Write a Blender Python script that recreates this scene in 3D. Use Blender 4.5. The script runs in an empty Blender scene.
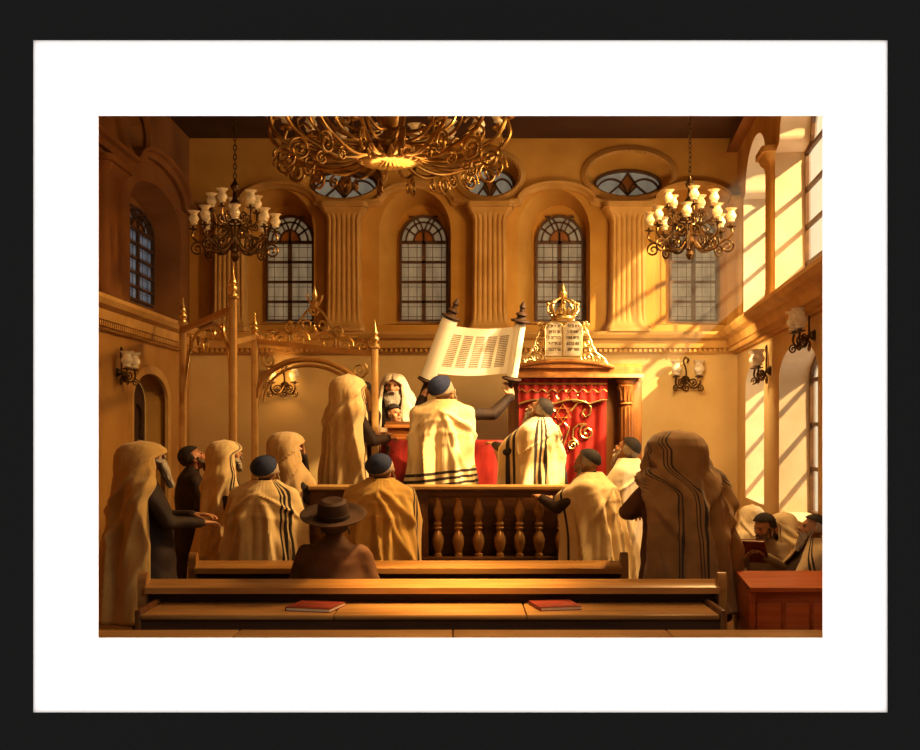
import bpy, bmesh, math, random
from math import pi, sin, cos, radians as R, sqrt
from mathutils import Vector as V, Matrix as M, noise
from mathutils.bvhtree import BVHTree
from mathutils.geometry import tessellate_polygon
random.seed(7)
SC = bpy.context.scene
COL = SC.collection
F, CX, HY, EYE = 1100.0, 460.0, 427.0, 1.8          # lens in pixels, vanishing point, eye height
def at(px, py, s):                                   # photo pixel at scale s (pixels per metre) -> point in the room
    return V(((px-CX)/s, F/s, EYE-(py-HY)/s))

# ------------------------------------------------------------------ materials
def mat(name, col, rough=.6, metal=0., col2=None, scale=6., bump=0., stretch=(1,1,1), emit=None, es=0., detail=4., sheen=0., spec=.4):
    m = bpy.data.materials.new(name); m.use_nodes = True
    nt = m.node_tree; b = nt.nodes['Principled BSDF']
    b.inputs['Base Color'].default_value = (*col, 1); b.inputs['Roughness'].default_value = rough
    b.inputs['Metallic'].default_value = metal; b.inputs['Specular IOR Level'].default_value = spec
    if sheen: b.inputs['Sheen Weight'].default_value = sheen
    if emit: b.inputs['Emission Color'].default_value = (*emit, 1); b.inputs['Emission Strength'].default_value = es
    if col2 or bump:
        tc = nt.nodes.new('ShaderNodeTexCoord'); mp = nt.nodes.new('ShaderNodeMapping'); nz = nt.nodes.new('ShaderNodeTexNoise')
        mp.inputs['Scale'].default_value = stretch
        nz.inputs['Scale'].default_value = scale; nz.inputs['Detail'].default_value = detail
        nt.links.new(tc.outputs['Object'], mp.inputs[0]); nt.links.new(mp.outputs[0], nz.inputs['Vector'])
        if col2:
            rp = nt.nodes.new('ShaderNodeValToRGB')
            rp.color_ramp.elements[0].position = .32; rp.color_ramp.elements[1].position = .68
            rp.color_ramp.elements[0].color = (*col, 1); rp.color_ramp.elements[1].color = (*col2, 1)
            nt.links.new(nz.outputs['Fac'], rp.inputs[0]); nt.links.new(rp.outputs[0], b.inputs['Base Color'])
        if bump:
            bp = nt.nodes.new('ShaderNodeBump'); bp.inputs['Strength'].default_value = bump; bp.inputs['Distance'].default_value = .03
            nt.links.new(nz.outputs['Fac'], bp.inputs['Height']); nt.links.new(bp.outputs[0], b.inputs['Normal'])
    return m
def translucent(name, col, col2, scale, fac=.6):
    m = bpy.data.materials.new(name); m.use_nodes = True; nt = m.node_tree
    b = nt.nodes['Principled BSDF']; b.inputs['Roughness'].default_value = .35
    tr = nt.nodes.new('ShaderNodeBsdfTranslucent'); mx = nt.nodes.new('ShaderNodeMixShader'); mx.inputs[0].default_value = fac
    tc = nt.nodes.new('ShaderNodeTexCoord'); mp = nt.nodes.new('ShaderNodeMapping'); mp.inputs['Scale'].default_value = (1, 1, .25)
    nz = nt.nodes.new('ShaderNodeTexNoise'); nz.inputs['Scale'].default_value = scale
    rp = nt.nodes.new('ShaderNodeValToRGB'); rp.color_ramp.elements[0].color = (*col, 1); rp.color_ramp.elements[1].color = (*col2, 1)
    rp.color_ramp.elements[0].position = .3; rp.color_ramp.elements[1].position = .7
    nt.links.new(tc.outputs['Object'], mp.inputs[0]); nt.links.new(mp.outputs[0], nz.inputs['Vector']); nt.links.new(nz.outputs['Fac'], rp.inputs[0])
    nt.links.new(rp.outputs[0], b.inputs['Base Color']); nt.links.new(rp.outputs[0], tr.inputs[0])
    nt.links.new(b.outputs[0], mx.inputs[1]); nt.links.new(tr.outputs[0], mx.inputs[2])
    nt.links.new(mx.outputs[0], nt.nodes['Material Output'].inputs[0])
    return m
MT = {}
MT['plaster'] = mat('plaster', (.54,.275,.042), .85, col2=(.68,.385,.08), scale=1.6, bump=.10, detail=8)
MT['plaster_shaded'] = mat('plaster_shaded', (.24,.088,.013), .85, col2=(.34,.14,.024), scale=1.3, bump=.10, detail=8)  # plaster with the left wall's shade mixed into its colour
MT['plaster_half_shaded'] = mat('plaster_half_shaded', (.40,.19,.032), .85, col2=(.50,.26,.055), scale=1.4, bump=.10, detail=8)  # lower left wall: part of its shade is put into the colour
MT['plaster_low'] = mat('plaster_low', (.66,.44,.16), .85, col2=(.76,.55,.23), scale=1.2, bump=.08, detail=8)
MT['ceiling'] = mat('ceiling', (.09,.035,.008), .9, col2=(.13,.055,.014), scale=1.2)
MT['stone'] = mat('stone', (.52,.28,.058), .7, col2=(.64,.37,.10), scale=3, bump=.06)
MT['reveal'] = mat('reveal', (.56,.41,.24), .8, col2=(.66,.51,.32), scale=2.5, bump=.05)
MT['wood_rail'] = mat('wood_rail', (.58,.34,.11), .28, col2=(.70,.45,.17), scale=4, stretch=(.35,5,3), bump=.03)
MT['floor'] = mat('floor', (.13,.055,.014), .45, col2=(.20,.09,.025), scale=3, stretch=(1,6,1))
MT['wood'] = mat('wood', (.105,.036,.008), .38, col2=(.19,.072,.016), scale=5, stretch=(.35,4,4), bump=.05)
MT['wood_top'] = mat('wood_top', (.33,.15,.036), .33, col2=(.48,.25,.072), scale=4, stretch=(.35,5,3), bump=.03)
MT['wood_ark'] = mat('wood_ark', (.30,.115,.025), .4, col2=(.42,.18,.045), scale=5, stretch=(3,3,.4), bump=.05)
MT['wood_orange'] = mat('wood_orange', (.52,.19,.035), .45, col2=(.62,.26,.06), scale=6, stretch=(.5,4,4))
MT['wood_red'] = mat('wood_red', (.42,.095,.016), .4, col2=(.55,.15,.03), scale=5, stretch=(.4,4,4), bump=.06)
MT['brass_wood'] = mat('brass_wood', (.46,.23,.06), .2, .3, col2=(.62,.34,.10), scale=7, spec=.9)
MT['brass'] = mat('brass', (.40,.23,.06), .3, 1., col2=(.62,.40,.13), scale=8)
MT['brass_post'] = mat('brass_post', (.60,.34,.11), .38, .35, col2=(.72,.45,.16), scale=8)
MT['bronze'] = mat('bronze', (.10,.055,.02), .3, .9, col2=(.20,.12,.045), scale=9)
MT['gilt'] = mat('gilt', (.80,.55,.19), .3, .85, col2=(.88,.66,.28), scale=14)
MT['cup'] = mat('cup', (.62,.46,.22), .15, 0, col2=(.85,.72,.46), scale=14, emit=(1,.62,.24), es=.10, spec=.8)
MT['cup_off'] = mat('cup_off', (.60,.47,.28), .15, 0, col2=(.85,.74,.54), scale=14, emit=(1,.7,.36), es=.05, spec=.8)
MT['window_wood'] = mat('window_wood', (.10,.045,.014), .5, col2=(.16,.075,.025), scale=8)
MT['pane'] = translucent('pane', (.40,.35,.29), (.62,.56,.46), 9)
MT['pane_blue'] = translucent('pane_blue', (.10,.12,.15), (.20,.23,.27), 6, .4)
MT['pane_oval'] = translucent('pane_oval', (.38,.42,.47), (.56,.60,.64), 9, .5)
MT['pane_amber'] = translucent('pane_amber', (.50,.17,.03), (.66,.26,.05), 9, .5)
def clear_pane():
    m = bpy.data.materials.new('pane_clear'); m.use_nodes = True; nt = m.node_tree
    tr = nt.nodes.new('ShaderNodeBsdfTransparent'); tr.inputs[0].default_value = (1,.97,.9,1)
    tl = nt.nodes.new('ShaderNodeBsdfTranslucent'); tl.inputs[0].default_value = (.9,.84,.7,1)
    gl = nt.nodes.new('ShaderNodeBsdfGlossy'); gl.inputs['Roughness'].default_value = .1
    a = nt.nodes.new('ShaderNodeMixShader'); a.inputs[0].default_value = .10; b = nt.nodes.new('ShaderNodeMixShader'); b.inputs[0].default_value = .05
    nt.links.new(tr.outputs[0], a.inputs[1]); nt.links.new(tl.outputs[0], a.inputs[2]); nt.links.new(a.outputs[0], b.inputs[1]); nt.links.new(gl.outputs[0], b.inputs[2])
    nt.links.new(b.outputs[0], nt.nodes['Material Output'].inputs[0]); return m
MT['pane_clear'] = clear_pane()
MT['red'] = mat('red', (.32,.016,.006), .62, col2=(.46,.030,.010), scale=5, stretch=(4,4,.6), bump=.12, sheen=.1)
MT['book'] = mat('book', (.20,.028,.010), .55, col2=(.28,.045,.016), scale=14)
MT['paper'] = mat('paper', (.75,.62,.40), .8, col2=(.82,.7,.48), scale=40)
MT['tablet'] = mat('tablet', (.40,.31,.19), .6, col2=(.50,.40,.25), scale=12, bump=.08)
MT['ink'] = mat('ink', (.09,.055,.025), .8, col2=(.12,.075,.03), scale=10)
MT['skin'] = mat('skin', (.50,.25,.115), .5, col2=(.58,.31,.15), scale=10)
MT['skin_red'] = mat('skin_red', (.44,.19,.08), .5, col2=(.52,.24,.11), scale=10)
MT['eye'] = mat('eye', (.05,.03,.02), .3, col2=(.07,.045,.03), scale=10)
MT['lip'] = mat('lip', (.36,.12,.07), .5, col2=(.4,.14,.08), scale=10)
MT['beard'] = mat('beard', (.34,.27,.19), .8, col2=(.56,.48,.36), scale=30, stretch=(3,3,.5), bump=.4)
MT['beard_dark'] = mat('beard_dark', (.10,.06,.03), .8, col2=(.24,.17,.10), scale=30, stretch=(3,3,.5), bump=.4)
MT['hair'] = mat('hair', (.42,.34,.24), .8, col2=(.58,.50,.38), scale=30, stretch=(3,3,.6), bump=.4)
MT['hair_dark'] = mat('hair_dark', (.035,.02,.012), .7, col2=(.07,.04,.022), scale=30, stretch=(3,3,.6), bump=.4)
MT['coat'] = mat('coat', (.030,.014,.007), .75, col2=(.055,.028,.013), scale=5, bump=.2)
MT['coat_grey'] = mat('coat_grey', (.24,.16,.09), .8, col2=(.34,.24,.14), scale=6, bump=.2)
MT['paper_light'] = mat('paper_light', (.80,.72,.54), .6, col2=(.86,.79,.62), scale=10)
MT['coat_brown'] = mat('coat_brown', (.12,.05,.016), .8, col2=(.17,.075,.026), scale=5, bump=.2)
MT['navy'] = mat('navy', (.034,.044,.10), .8, col2=(.055,.068,.14), scale=20, bump=.1)
MT['black_cap'] = mat('black_cap', (.03,.02,.014), .8, col2=(.05,.035,.025), scale=20, bump=.1)
MT['hat'] = mat('hat', (.050,.022,.009), .7, col2=(.085,.040,.016), scale=9, bump=.1)
MT['mat_white'] = mat('mat_white', (.93,.93,.93), .9, col2=(.94,.94,.94), scale=60)
MT['frame_black'] = mat('frame_black', (.0105,.0105,.0105), .7, col2=(.0115,.0115,.0115), scale=40, spec=.05)
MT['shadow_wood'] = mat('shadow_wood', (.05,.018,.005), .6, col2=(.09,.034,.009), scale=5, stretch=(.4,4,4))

def tallit_mat(name, base, base2, bands=(), axis='U', ink=(.045,.026,.014)):
    """woven wool with dark stripes: bands = list of (start, end) along one edge coordinate of the cloth"""
    m = bpy.data.materials.new(name); m.use_nodes = True; nt = m.node_tree; b = nt.nodes['Principled BSDF']
    b.inputs['Roughness'].default_value = .85; b.inputs['Sheen Weight'].default_value = .25
    tc = nt.nodes.new('ShaderNodeTexCoord'); nz = nt.nodes.new('ShaderNodeTexNoise'); nz.inputs['Scale'].default_value = 5; nz.inputs['Detail'].default_value = 6
    rp = nt.nodes.new('ShaderNodeValToRGB'); rp.color_ramp.elements[0].position = .3; rp.color_ramp.elements[1].position = .7
    rp.color_ramp.elements[0].color = (*base, 1); rp.color_ramp.elements[1].color = (*base2, 1)
    nt.links.new(tc.outputs['Object'], nz.inputs['Vector']); nt.links.new(nz.outputs['Fac'], rp.inputs[0])
    out = rp.outputs[0]
    if bands:
        uv = nt.nodes.new('ShaderNodeSeparateXYZ'); nt.links.new(tc.outputs['UV'], uv.inputs[0])
        cr = nt.nodes.new('ShaderNodeValToRGB'); cr.color_ramp.interpolation = 'CONSTANT'
        els = cr.color_ramp.elements
        while len(els) > 1: els.remove(els[-1])
        els[0].position = 0; els[0].color = (0,0,0,1)
        for a, c in sorted(bands):
            e = els.new(a); e.color = (1,1,1,1); e = els.new(c); e.color = (0,0,0,1)
        nt.links.new(uv.outputs[0 if axis == 'U' else 1], cr.inputs[0])
        mx = nt.nodes.new('ShaderNodeMix'); mx.data_type = 'RGBA'
        nt.links.new(cr.outputs[0], mx.inputs[0]); nt.links.new(out, mx.inputs[6]); mx.inputs[7].default_value = (*ink, 1)
        out = mx.outputs[2]
    nt.links.new(out, b.inputs['Base Color'])
    mp = nt.nodes.new('ShaderNodeMapping'); mp.inputs['Scale'].default_value = (15, 3.2, 1); mp.inputs['Rotation'].default_value = (0, 0, .25); nt.links.new(tc.outputs['UV'], mp.inputs[0])
    n2 = nt.nodes.new('ShaderNodeTexNoise'); n2.inputs['Scale'].default_value = 1.; n2.inputs['Detail'].default_value = 3; nt.links.new(mp.outputs[0], n2.inputs['Vector'])
    bp = nt.nodes.new('ShaderNodeBump'); bp.inputs['Strength'].default_value = .3; bp.inputs['Distance'].default_value = .05
    nt.links.new(n2.outputs['Fac'], bp.inputs['Height']); nt.links.new(bp.outputs[0], b.inputs['Normal'])
    return m
CREAM = ((.72,.50,.21), (.86,.67,.36)); GOLD = ((.60,.34,.07), (.72,.45,.12)); TAN = ((.24,.125,.036), (.38,.21,.07)); PALE = ((.80,.64,.38), (.88,.75,.52))

# ------------------------------------------------------------------ mesh builder
class MB:
    def __init__(s): s.v = []; s.f = []; s.m = []; s.uv = {}
    def add(s, vs, fs, mi=0):
        o = len(s.v); s.v += [V(p) for p in vs]
        for f in fs: s.f.append([o+i for i in f]); s.m.append(mi)
        return s
    def box(s, lo, hi, mi=0, mtx=None):
        p = [V((x,y,z)) for z in (lo[2],hi[2]) for y in (lo[1],hi[1]) for x in (lo[0],hi[0])]
        if mtx: p = [mtx @ q for q in p]
        return s.add(p, [(0,2,3,1),(4,5,7,6),(0,1,5,4),(2,6,7,3),(0,4,6,2),(1,3,7,5)], mi)
    def bbox(s, lo, hi, b=.012, mi=0, mtx=None):
        """box with bevelled edges"""
        bm = bmesh.new(); bmesh.ops.create_cube(bm, size=1)
        for q in bm.verts: q.co = V([lo[i]+(q.co[i]+.5)*(hi[i]-lo[i]) for i in range(3)])
        bmesh.ops.bevel(bm, geom=bm.edges[:], offset=b, segments=2, affect='EDGES', profile=.5)
        bm.verts.index_update()
        s.add([(mtx @ q.co if mtx else q.co.copy()) for q in bm.verts], [[q.index for q in f.verts] for f in bm.faces], mi); bm.free(); return s
    def rings(s, rs, mi=0, cap=True, closed=True):
        n = len(rs[0]); vs = [p for r in rs for p in r]; fs = []
        for i in range(len(rs)-1):
            for j in range(n if closed else n-1):
                k = (j+1) % n; fs.append((i*n+j, i*n+k, (i+1)*n+k, (i+1)*n+j))
        if cap and closed: fs += [tuple(range(n))[::-1], tuple((len(rs)-1)*n+j for j in range(n))]
        return s.add(vs, fs, mi)
    def lathe(s, prof, n=16, mi=0, mtx=None, sx=1, sy=1):
        rs = [[V((r*cos(2*pi*k/n)*sx, r*sin(2*pi*k/n)*sy, z)) for k in range(n)] for r, z in prof]
        if mtx: rs = [[mtx @ p for p in r] for r in rs]
        return s.rings(rs, mi)
    def tube(s, path, rad, n=6, mi=0, closed=False):
        path = [V(p) for p in path]; N = len(path)
        rad = rad if hasattr(rad, '__len__') else [rad]*N
        T = [((path[(i+1) % N]-path[i-1]) if closed else (path[min(i+1,N-1)]-path[max(i-1,0)])).normalized() for i in range(N)]
        a = V((0,0,1)) if abs(T[0].z) < .9 else V((1,0,0)); u = T[0].cross(a).normalized(); rs = []
        for i in range(N):
            u = (u - T[i]*u.dot(T[i])); u = u.normalized() if u.length > 1e-6 else T[i].orthogonal().normalized(); w = T[i].cross(u)
            rs.append([path[i]+(u*cos(2*pi*k/n)+w*sin(2*pi*k/n))*rad[i] for k in range(n)])
        if closed: rs.append(rs[0])
        return s.rings(rs, mi, cap=not closed)
    def ball(s, c, r, mi=0, n=12, m=8, mtx=None):
        r = r if hasattr(r, '__len__') else (r,r,r); vs = []
        X = mtx or M.Identity(4); c = V(c)
        rs = [[X @ (c+V((r[0]*sin(pi*i/m)*cos(2*pi*k/n), r[1]*sin(pi*i/m)*sin(2*pi*k/n), -r[2]*cos(pi*i/m)))) for k in range(n)] for i in range(1, m)]
        o = len(s.v); s.rings(rs, mi, cap=False)
        a = X @ (c-V((0,0,r[2]))); b = X @ (c+V((0,0,r[2]))); L = o+(m-2)*n
        s.v += [a, b]; q = len(s.v)
        for k in range(n):
            s.f.append([o+(k+1) % n, o+k, q-2]); s.m.append(mi); s.f.append([L+k, L+(k+1) % n, q-1]); s.m.append(mi)
        return s
    def rcone(s, p0, r0, p1, r1, mi=0, n=12):
        s.ball(p0, r0, mi, n, 8); s.ball(p1, r1, mi, n, 8); return s.tube([p0, p1], [r0, r1], n, mi)
    def chain(s, pts, rads, mi=0):
        for i in range(len(pts)-1): s.rcone(pts[i], rads[i], pts[i+1], rads[i+1], mi)
        return s
    def holes(s, outer, holes, fn, mi=0):
        """flat face in a 2-D frame with holes; fn maps (u, z) to a point"""
        loops = [[V((a,b,0)) for a,b in l] for l in [outer]+holes]
        tris = tessellate_polygon(loops); flat = [p for l in loops for p in l]
        return s.add([fn(p.x, p.y) for p in flat], tris, mi)
    def sweep(s, path, prof, nrm, mi=0, closed=False):
        """profile (a: in-plane across the path, b: along nrm) swept along a path lying in a plane"""
        path = [V(p) for p in path]; N = len(path); nrm = V(nrm); rs = []
        for i in range(N):
            if closed: t = path[(i+1) % N]-path[i-1]
            else: t = path[min(i+1,N-1)]-path[max(i-1,0)]
            m = nrm.cross(t.normalized()); rs.append([path[i]+m*a+nrm*b for a,b in prof])
        if closed: rs.append(rs[0])
        return s.rings(rs, mi, cap=not closed)
    def move(s, mtx): s.v = [mtx @ p for p in s.v]; return s
    def merge(s, o, mtx=None, mi=0):
        return s.add([mtx @ p for p in o.v] if mtx else o.v, o.f, mi)
    def mesh(s, name, smooth=True):
        me = bpy.data.meshes.new(name); me.from_pydata([tuple(p) for p in s.v], [], s.f)
        me.polygons.foreach_set('material_index', s.m)
        bm = bmesh.new(); bm.from_mesh(me); bmesh.ops.recalc_face_normals(bm, faces=bm.faces[:]); bm.to_mesh(me); bm.free()
        if smooth:
            me.polygons.foreach_set('use_smooth', [True]*len(me.polygons))
            me.set_sharp_from_angle(angle=R(38))
        return me
def link(name, me, mats, parent=None, loc=None):
    o = bpy.data.objects.new(name, me); COL.objects.link(o)
    if me is not None and not me.materials:
        for m in (mats if isinstance(mats, (list, tuple)) else [mats]): me.materials.append(MT[m] if isinstance(m, str) else m)
    if parent: o.parent = parent
    if loc is not None: o.location = loc
    return o
def obj(name, mb, mats, parent=None, smooth=True): return link(name, mb.mesh(name, smooth), mats, parent)
def tag(o, label, cat, group=None):
    o['label'] = label; o['category'] = cat
    if group: o['group'] = group
    return o
def thing(name, label, cat, loc=(0,0,0), rz=0, group=None):
    o = bpy.data.objects.new(name, None); COL.objects.link(o); o.location = loc; o.rotation_euler = (0,0,rz); o.empty_display_size = .1
    return tag(o, label, cat, group)
def struct(o): o['kind'] = 'structure'; return o
def sempty(name): o = bpy.data.objects.new(name, None); COL.objects.link(o); o['kind'] = 'structure'; return o
def remesh(mb, vox, it=2, name='tmp'):
    """voxel union of everything in mb -> one closed smooth surface"""
    me = mb.mesh(name, False); o = bpy.data.objects.new(name, me); COL.objects.link(o)
    r = o.modifiers.new('r', 'REMESH'); r.mode = 'VOXEL'; r.voxel_size = vox
    sm = o.modifiers.new('s', 'SMOOTH'); sm.factor = .5; sm.iterations = it
    dg = bpy.context.evaluated_depsgraph_get(); dg.update(); e = o.evaluated_get(dg)
    m2 = e.to_mesh(); out = MB(); out.add([p.co.copy() for p in m2.vertices], [list(p.vertices) for p in m2.polygons]); e.to_mesh_clear()
    bpy.data.objects.remove(o); bpy.data.meshes.remove(me); return out
def copy_tree(o, parent=None):
    c = o.copy(); COL.objects.link(c); c.parent = parent
    for ch in list(o.children): copy_tree(ch, c)
    return c
def arc(cx, cz, r, a0, a1, n, rz=None): return [(cx+r*cos(a0+(a1-a0)*i/n), cz+(rz or r)*sin(a0+(a1-a0)*i/n)) for i in range(n+1)]
def spiral(c, r, turns, a0, n=24, inner=.15):
    return [(c[0]+r*(1-(1-inner)*t)*cos(a0+turns*2*pi*t), c[1]+r*(1-(1-inner)*t)*sin(a0+turns*2*pi*t)) for t in [i/n for i in range(n+1)]]
def scroll_s(x0, z0, x1, z1, r0, r1, n=18):
    """S-shaped scroll between two points with a curl at each end, 2-D"""
    d = V((x1-x0, z1-z0)); a = math.atan2(d.y, d.x)
    A = spiral((x0-sin(a)*r0, z0+cos(a)*r0), r0, 1.2, a-pi/2, n)[::-1]       # unwinds into (x0,z0)
    A = [(2*x0-p[0]+2*(p[0]-x0)*1.0, p[1]) for p in A]
    A = [(x0+cos(2*a)*(p[0]-x0)+sin(2*a)*(p[1]-z0), z0+sin(2*a)*(p[0]-x0)-cos(2*a)*(p[1]-z0)) for p in A] if False else A
    Bm = spiral((x1+sin(a)*r1, z1-cos(a)*r1), r1, -1.2, a+pi/2, n)
    return A[::1], Bm
def arch_loop(u0, u1, z0, zs, rise, n=16):
    """doorway outline: straight jambs to the springing line zs, then an elliptical arch"""
    c = (u0+u1)/2; return [(u0,z0),(u1,z0)]+arc(c, zs, (u1-u0)/2, 0, pi, n, rise)
def oval(c, z, rx, rz, n=28): return [(c+rx*cos(2*pi*i/n), z+rz*sin(2*pi*i/n)) for i in range(n)]

# ------------------------------------------------------------------ the room
D = 15.7; ZC = 5.92; XL = -3.86; XR = 3.96; SK = .118; YO = 5.79
class Wall:
    def __init__(s, O, U, N): s.O = V((*O,0)); s.U = V((*U,0)).normalized(); s.N = V((*N,0)).normalized()
    def p(s, u, z, d=0): return s.O+s.U*u+s.N*d+V((0,0,z))
    def fn(s, d=0): return lambda u, z: s.p(u, z, d)
BW = Wall((0,D), (1,0), (0,-1)); LW = Wall((XL,0), (0,1), (1,0)); RW = Wall((XR-D*SK,0), (SK,1), (-1,SK))
KU = sqrt(1+SK*SK)
S = 70.0
bx = lambda px: (px-CX)/S
bz = lambda py: EYE-(py-HY)/S

def leaded_window(name, W, u0, u1, z0, zs, rise, d, rows=4, pane='pane', lun=True, cols=2):
    """casement window with arched fanlight at depth d behind the wall face"""
    w = sempty(name); c = (u0+u1)/2; t = .035
    fr = MB()
    loop = arch_loop(u0+t/2, u1-t/2, z0+t/2, zs, rise-t/2)
    fr.sweep([W.p(a,b,d) for a,b in loop], [(-t/2,-.03),(t/2,-.03),(t/2,.04),(-t/2,.04)], W.N, closed=True)
    def bar(a, b, th=.022):
        pa, pb = W.p(*a, d), W.p(*b, d); m = (pb-pa).normalized().cross(W.N)*th/2
        fr.rings([[q-m-W.N*.02, q+m-W.N*.02, q+m+W.N*.03, q-m+W.N*.03] for q in (pa, pb)])
    bar((u0,zs), (u1,zs), .045)
    for i in range(1, cols): bar((u0+(u1-u0)*i/cols,z0), (u0+(u1-u0)*i/cols,zs), .055)
    for i in range(1, rows):
        z = z0+(zs-z0)*i/rows; bar((u0,z), (u1,z), .032)
    if lun:
        q = (u1-u0)/2
        pth = lambda pts: fr.sweep([W.p(a,b,d) for a,b in pts], [(-.011,-.02),(.011,-.02),(.011,.03),(-.011,.03)], W.N)
        pth(arc(c, zs, q*.42, 0, pi, 10, rise*.45)); pth(arc(c, zs, q*.74, 0, pi, 12, rise*.74))
        for k in (35, 62, 118, 145):
            a = R(k); bar((c+q*.42*cos(a), zs+rise*.45*sin(a)), (c+q*.98*cos(a), zs+rise*.98*sin(a)), .02)
        pth(arc(c-q*.5, zs, q*.52, 0, R(100), 8, rise*.95)); pth(arc(c+q*.5, zs, q*.52, pi, R(80), 8, rise*.95))
    obj('window_frame', fr, 'window_wood', w, False)
    n = cols
    for i in range(n):
        a, b = u0+(u1-u0)*i/n, u0+(u1-u0)*(i+1)/n
        pn = MB(); pn.box((0,0,0),(1,1,1)); pn.v = []
        pn.f = []; pn.m = []
        pn.add([W.p(a,z0,d-.01), W.p(b,z0,d-.01), W.p(b,zs,d-.01), W.p(a,zs,d-.01)], [(0,1,2,3)]); obj('pane', pn, pane, w, False)
        if rows > 2 and cols == 2:     # faint curtain lines: thin leading bars behind each sash
            ld = MB()
            for k in (.36, .72):
                ld.tube([W.p(a+(b-a)*k,z0,d), W.p(a+(b-a)*k,zs,d)], .004, 4)
            for k in range(rows*2):
                z = z0+(zs-z0)*(k+.5)/(rows*2); ld.tube([W.p(a,z,d), W.p(b,z,d)], .0035, 4)
            obj('leading', ld, 'window_wood', w, False)
    if rise > 0:
        fan = MB(); fan.holes(arc(c, zs, (u1-u0)/2, 0, pi, 16, rise), [], W.fn(d-.01)); obj('fanlight', fan, pane, w, False)
    if lun:
        am = MB(); am.holes(arc(c, zs, (u1-u0)*.21, 0, pi, 10, rise*.45), [], W.fn(d)); obj('amber_pane', am, 'pane_amber', w, False)
    return w

# back wall: plaster face with four arched recesses and three oval windows
back = MB(); holes = []; wins = [(285,26),(422,26),(561,26),(698,26)]
recs = []
for i, (c, hw) in enumerate(wins):
    L, Rr = bx(c-43), bx(c+29); z0, zs, rise = bz(325), bz(232), (232-189)/S
    front = arch_loop(L, Rr, z0, zs, rise); rear = arch_loop(bx(c-26)-.02, Rr-.02, z0+.06, zs+.02, rise*.72)
    holes.append(front); recs.append((c, front, rear))
ovals = [(341,177,44,25,34,15,4),(489,176,33,24,25,17,0),(629,175,45,25,34,14,2)]
for cx_, cy_, a, b, _, _, _ in ovals: holes.append(oval(bx(cx_), bz(cy_), a/S, b/S))
zb = bz(344)
back.holes([(XL-.0,zb),(XR,zb),(XR,ZC),(XL,ZC)], holes, BW.fn())
o = struct(obj('wall_back', back, ['plaster','reveal'], smooth=False))
rv = MB(); dp = .42
for c, front, rear in recs:
    rv.rings([[BW.p(*q) for q in front], [BW.p(q[0],q[1],-dp) for q in rear]], cap=False)
    wl = arch_loop(bx(c-24), bx(c+26), bz(319), bz(238), (238-210)/S)
    rv.holes(rear, [wl], BW.fn(-dp))
for cx_, cy_, a, b, a2, b2, dy in ovals:
    f_ = oval(bx(cx_), bz(cy_), a/S, b/S); r_ = oval(bx(cx_)+.02, bz(cy_+5), a2/S, b2/S)
    rv.rings([[BW.p(*q) for q in f_], [BW.p(q[0],q[1],-.3) for q in r_]], cap=False)
x = obj('window_recess', rv, 'plaster', o); x.name = 'window_recess'
lowb = MB(); lowb.holes([(XL,0),(XR,0),(XR,zb),(XL,zb)], [], BW.fn()); obj('lower_plaster', lowb, 'plaster_low', o)
for i, (c, hw) in enumerate(wins):
    leaded_window('window_%d' % (i+1), BW, bx(c-24), bx(c+26), bz(319), bz(238), (238-210)/S, -dp+.02)
for i, (cx_, cy_, a, b, a2, b2, dy) in enumerate(ovals):
    w = sempty('window_%d' % (i+5)); c, z = bx(cx_)+.02, bz(cy_+5); A, B = a2/S, b2/S
    fr = MB(); fr.sweep([BW.p(q[0],q[1],-.28) for q in oval(c, z, A-.01, B-.01)], [(-.02,-.02),(.02,-.02),(.02,.03),(-.02,.03)], BW.N, closed=True)
    for sgn in (-1, 1):   # interlaced tracery: two curves crossing in the middle, forming a pointed lozenge
        fr.sweep([BW.p(c+sgn*A*(.50+.46*cos(q)), z-B*.75+B*1.1*sin(q), -.28) for q in [pi*k/16 for k in range(17)]], [(-.012,-.02),(.012,-.02),(.012,.03),(-.012,.03)], BW.N)
        fr.sweep([BW.p(c+sgn*A*q, z+B*(.78-.93*q/.27 if q < .27 else -.15-.72*(q-.27)/.36), -.28) for q in [.63*k/12 for k in range(13)]], [(-.012,-.02),(.012,-.02),(.012,.03),(-.012,.03)], BW.N)
        fr.sweep([BW.p(c+sgn*A*q, z-B*(.80-.65*q/.27), -.28) for q in [.27*k/5 for k in range(6)]], [(-.012,-.02),(.012,-.02),(.012,.03),(-.012,.03)], BW.N)
    obj('tracery', fr, 'window_wood', w, False)
    g = MB(); g.holes(oval(c, z, A, B), [], BW.fn(-.3)); obj('pane', g, 'pane_oval', w, False)
    g = MB(); g.holes([(c-A*.26,z-B*.15),(c,z-B*.8),(c+A*.26,z-B*.15),(c,z+B*.75)], [], BW.fn(-.295)); obj('amber_pane', g, 'pane_amber', w, False)
    fr = MB(); prof = [(-.05,0),(.03,0),(.05,.03),(.02,.07),(-.02,.05),(-.05,.03)]
    fr.sweep([BW.p(q[0],q[1],0) for q in oval(bx(cx_), bz(cy_), a/S, b/S, 48)], prof, BW.N, closed=True)
    for k in range(48):
        q = oval(bx(cx_), bz(cy_), a/S-.035, b/S-.035, 48)[k]; fr.ball(BW.p(q[0],q[1],.045), .017, 0, 6, 4)
    obj('surround', fr, 'stone', w)

def moulding(name, W, path, prof, m='stone'):
    mb = MB(); mb.sweep([W.p(u,z) for u,z in path], prof, W.N); return struct(obj(name, mb, m))
PC = [(-.16,-.02),(-.16,.06),(-.10,.09),(-.08,.16),(.02,.18),(.05,.26),(.10,.30),(.14,.30),(.14,-.02)]
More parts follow.
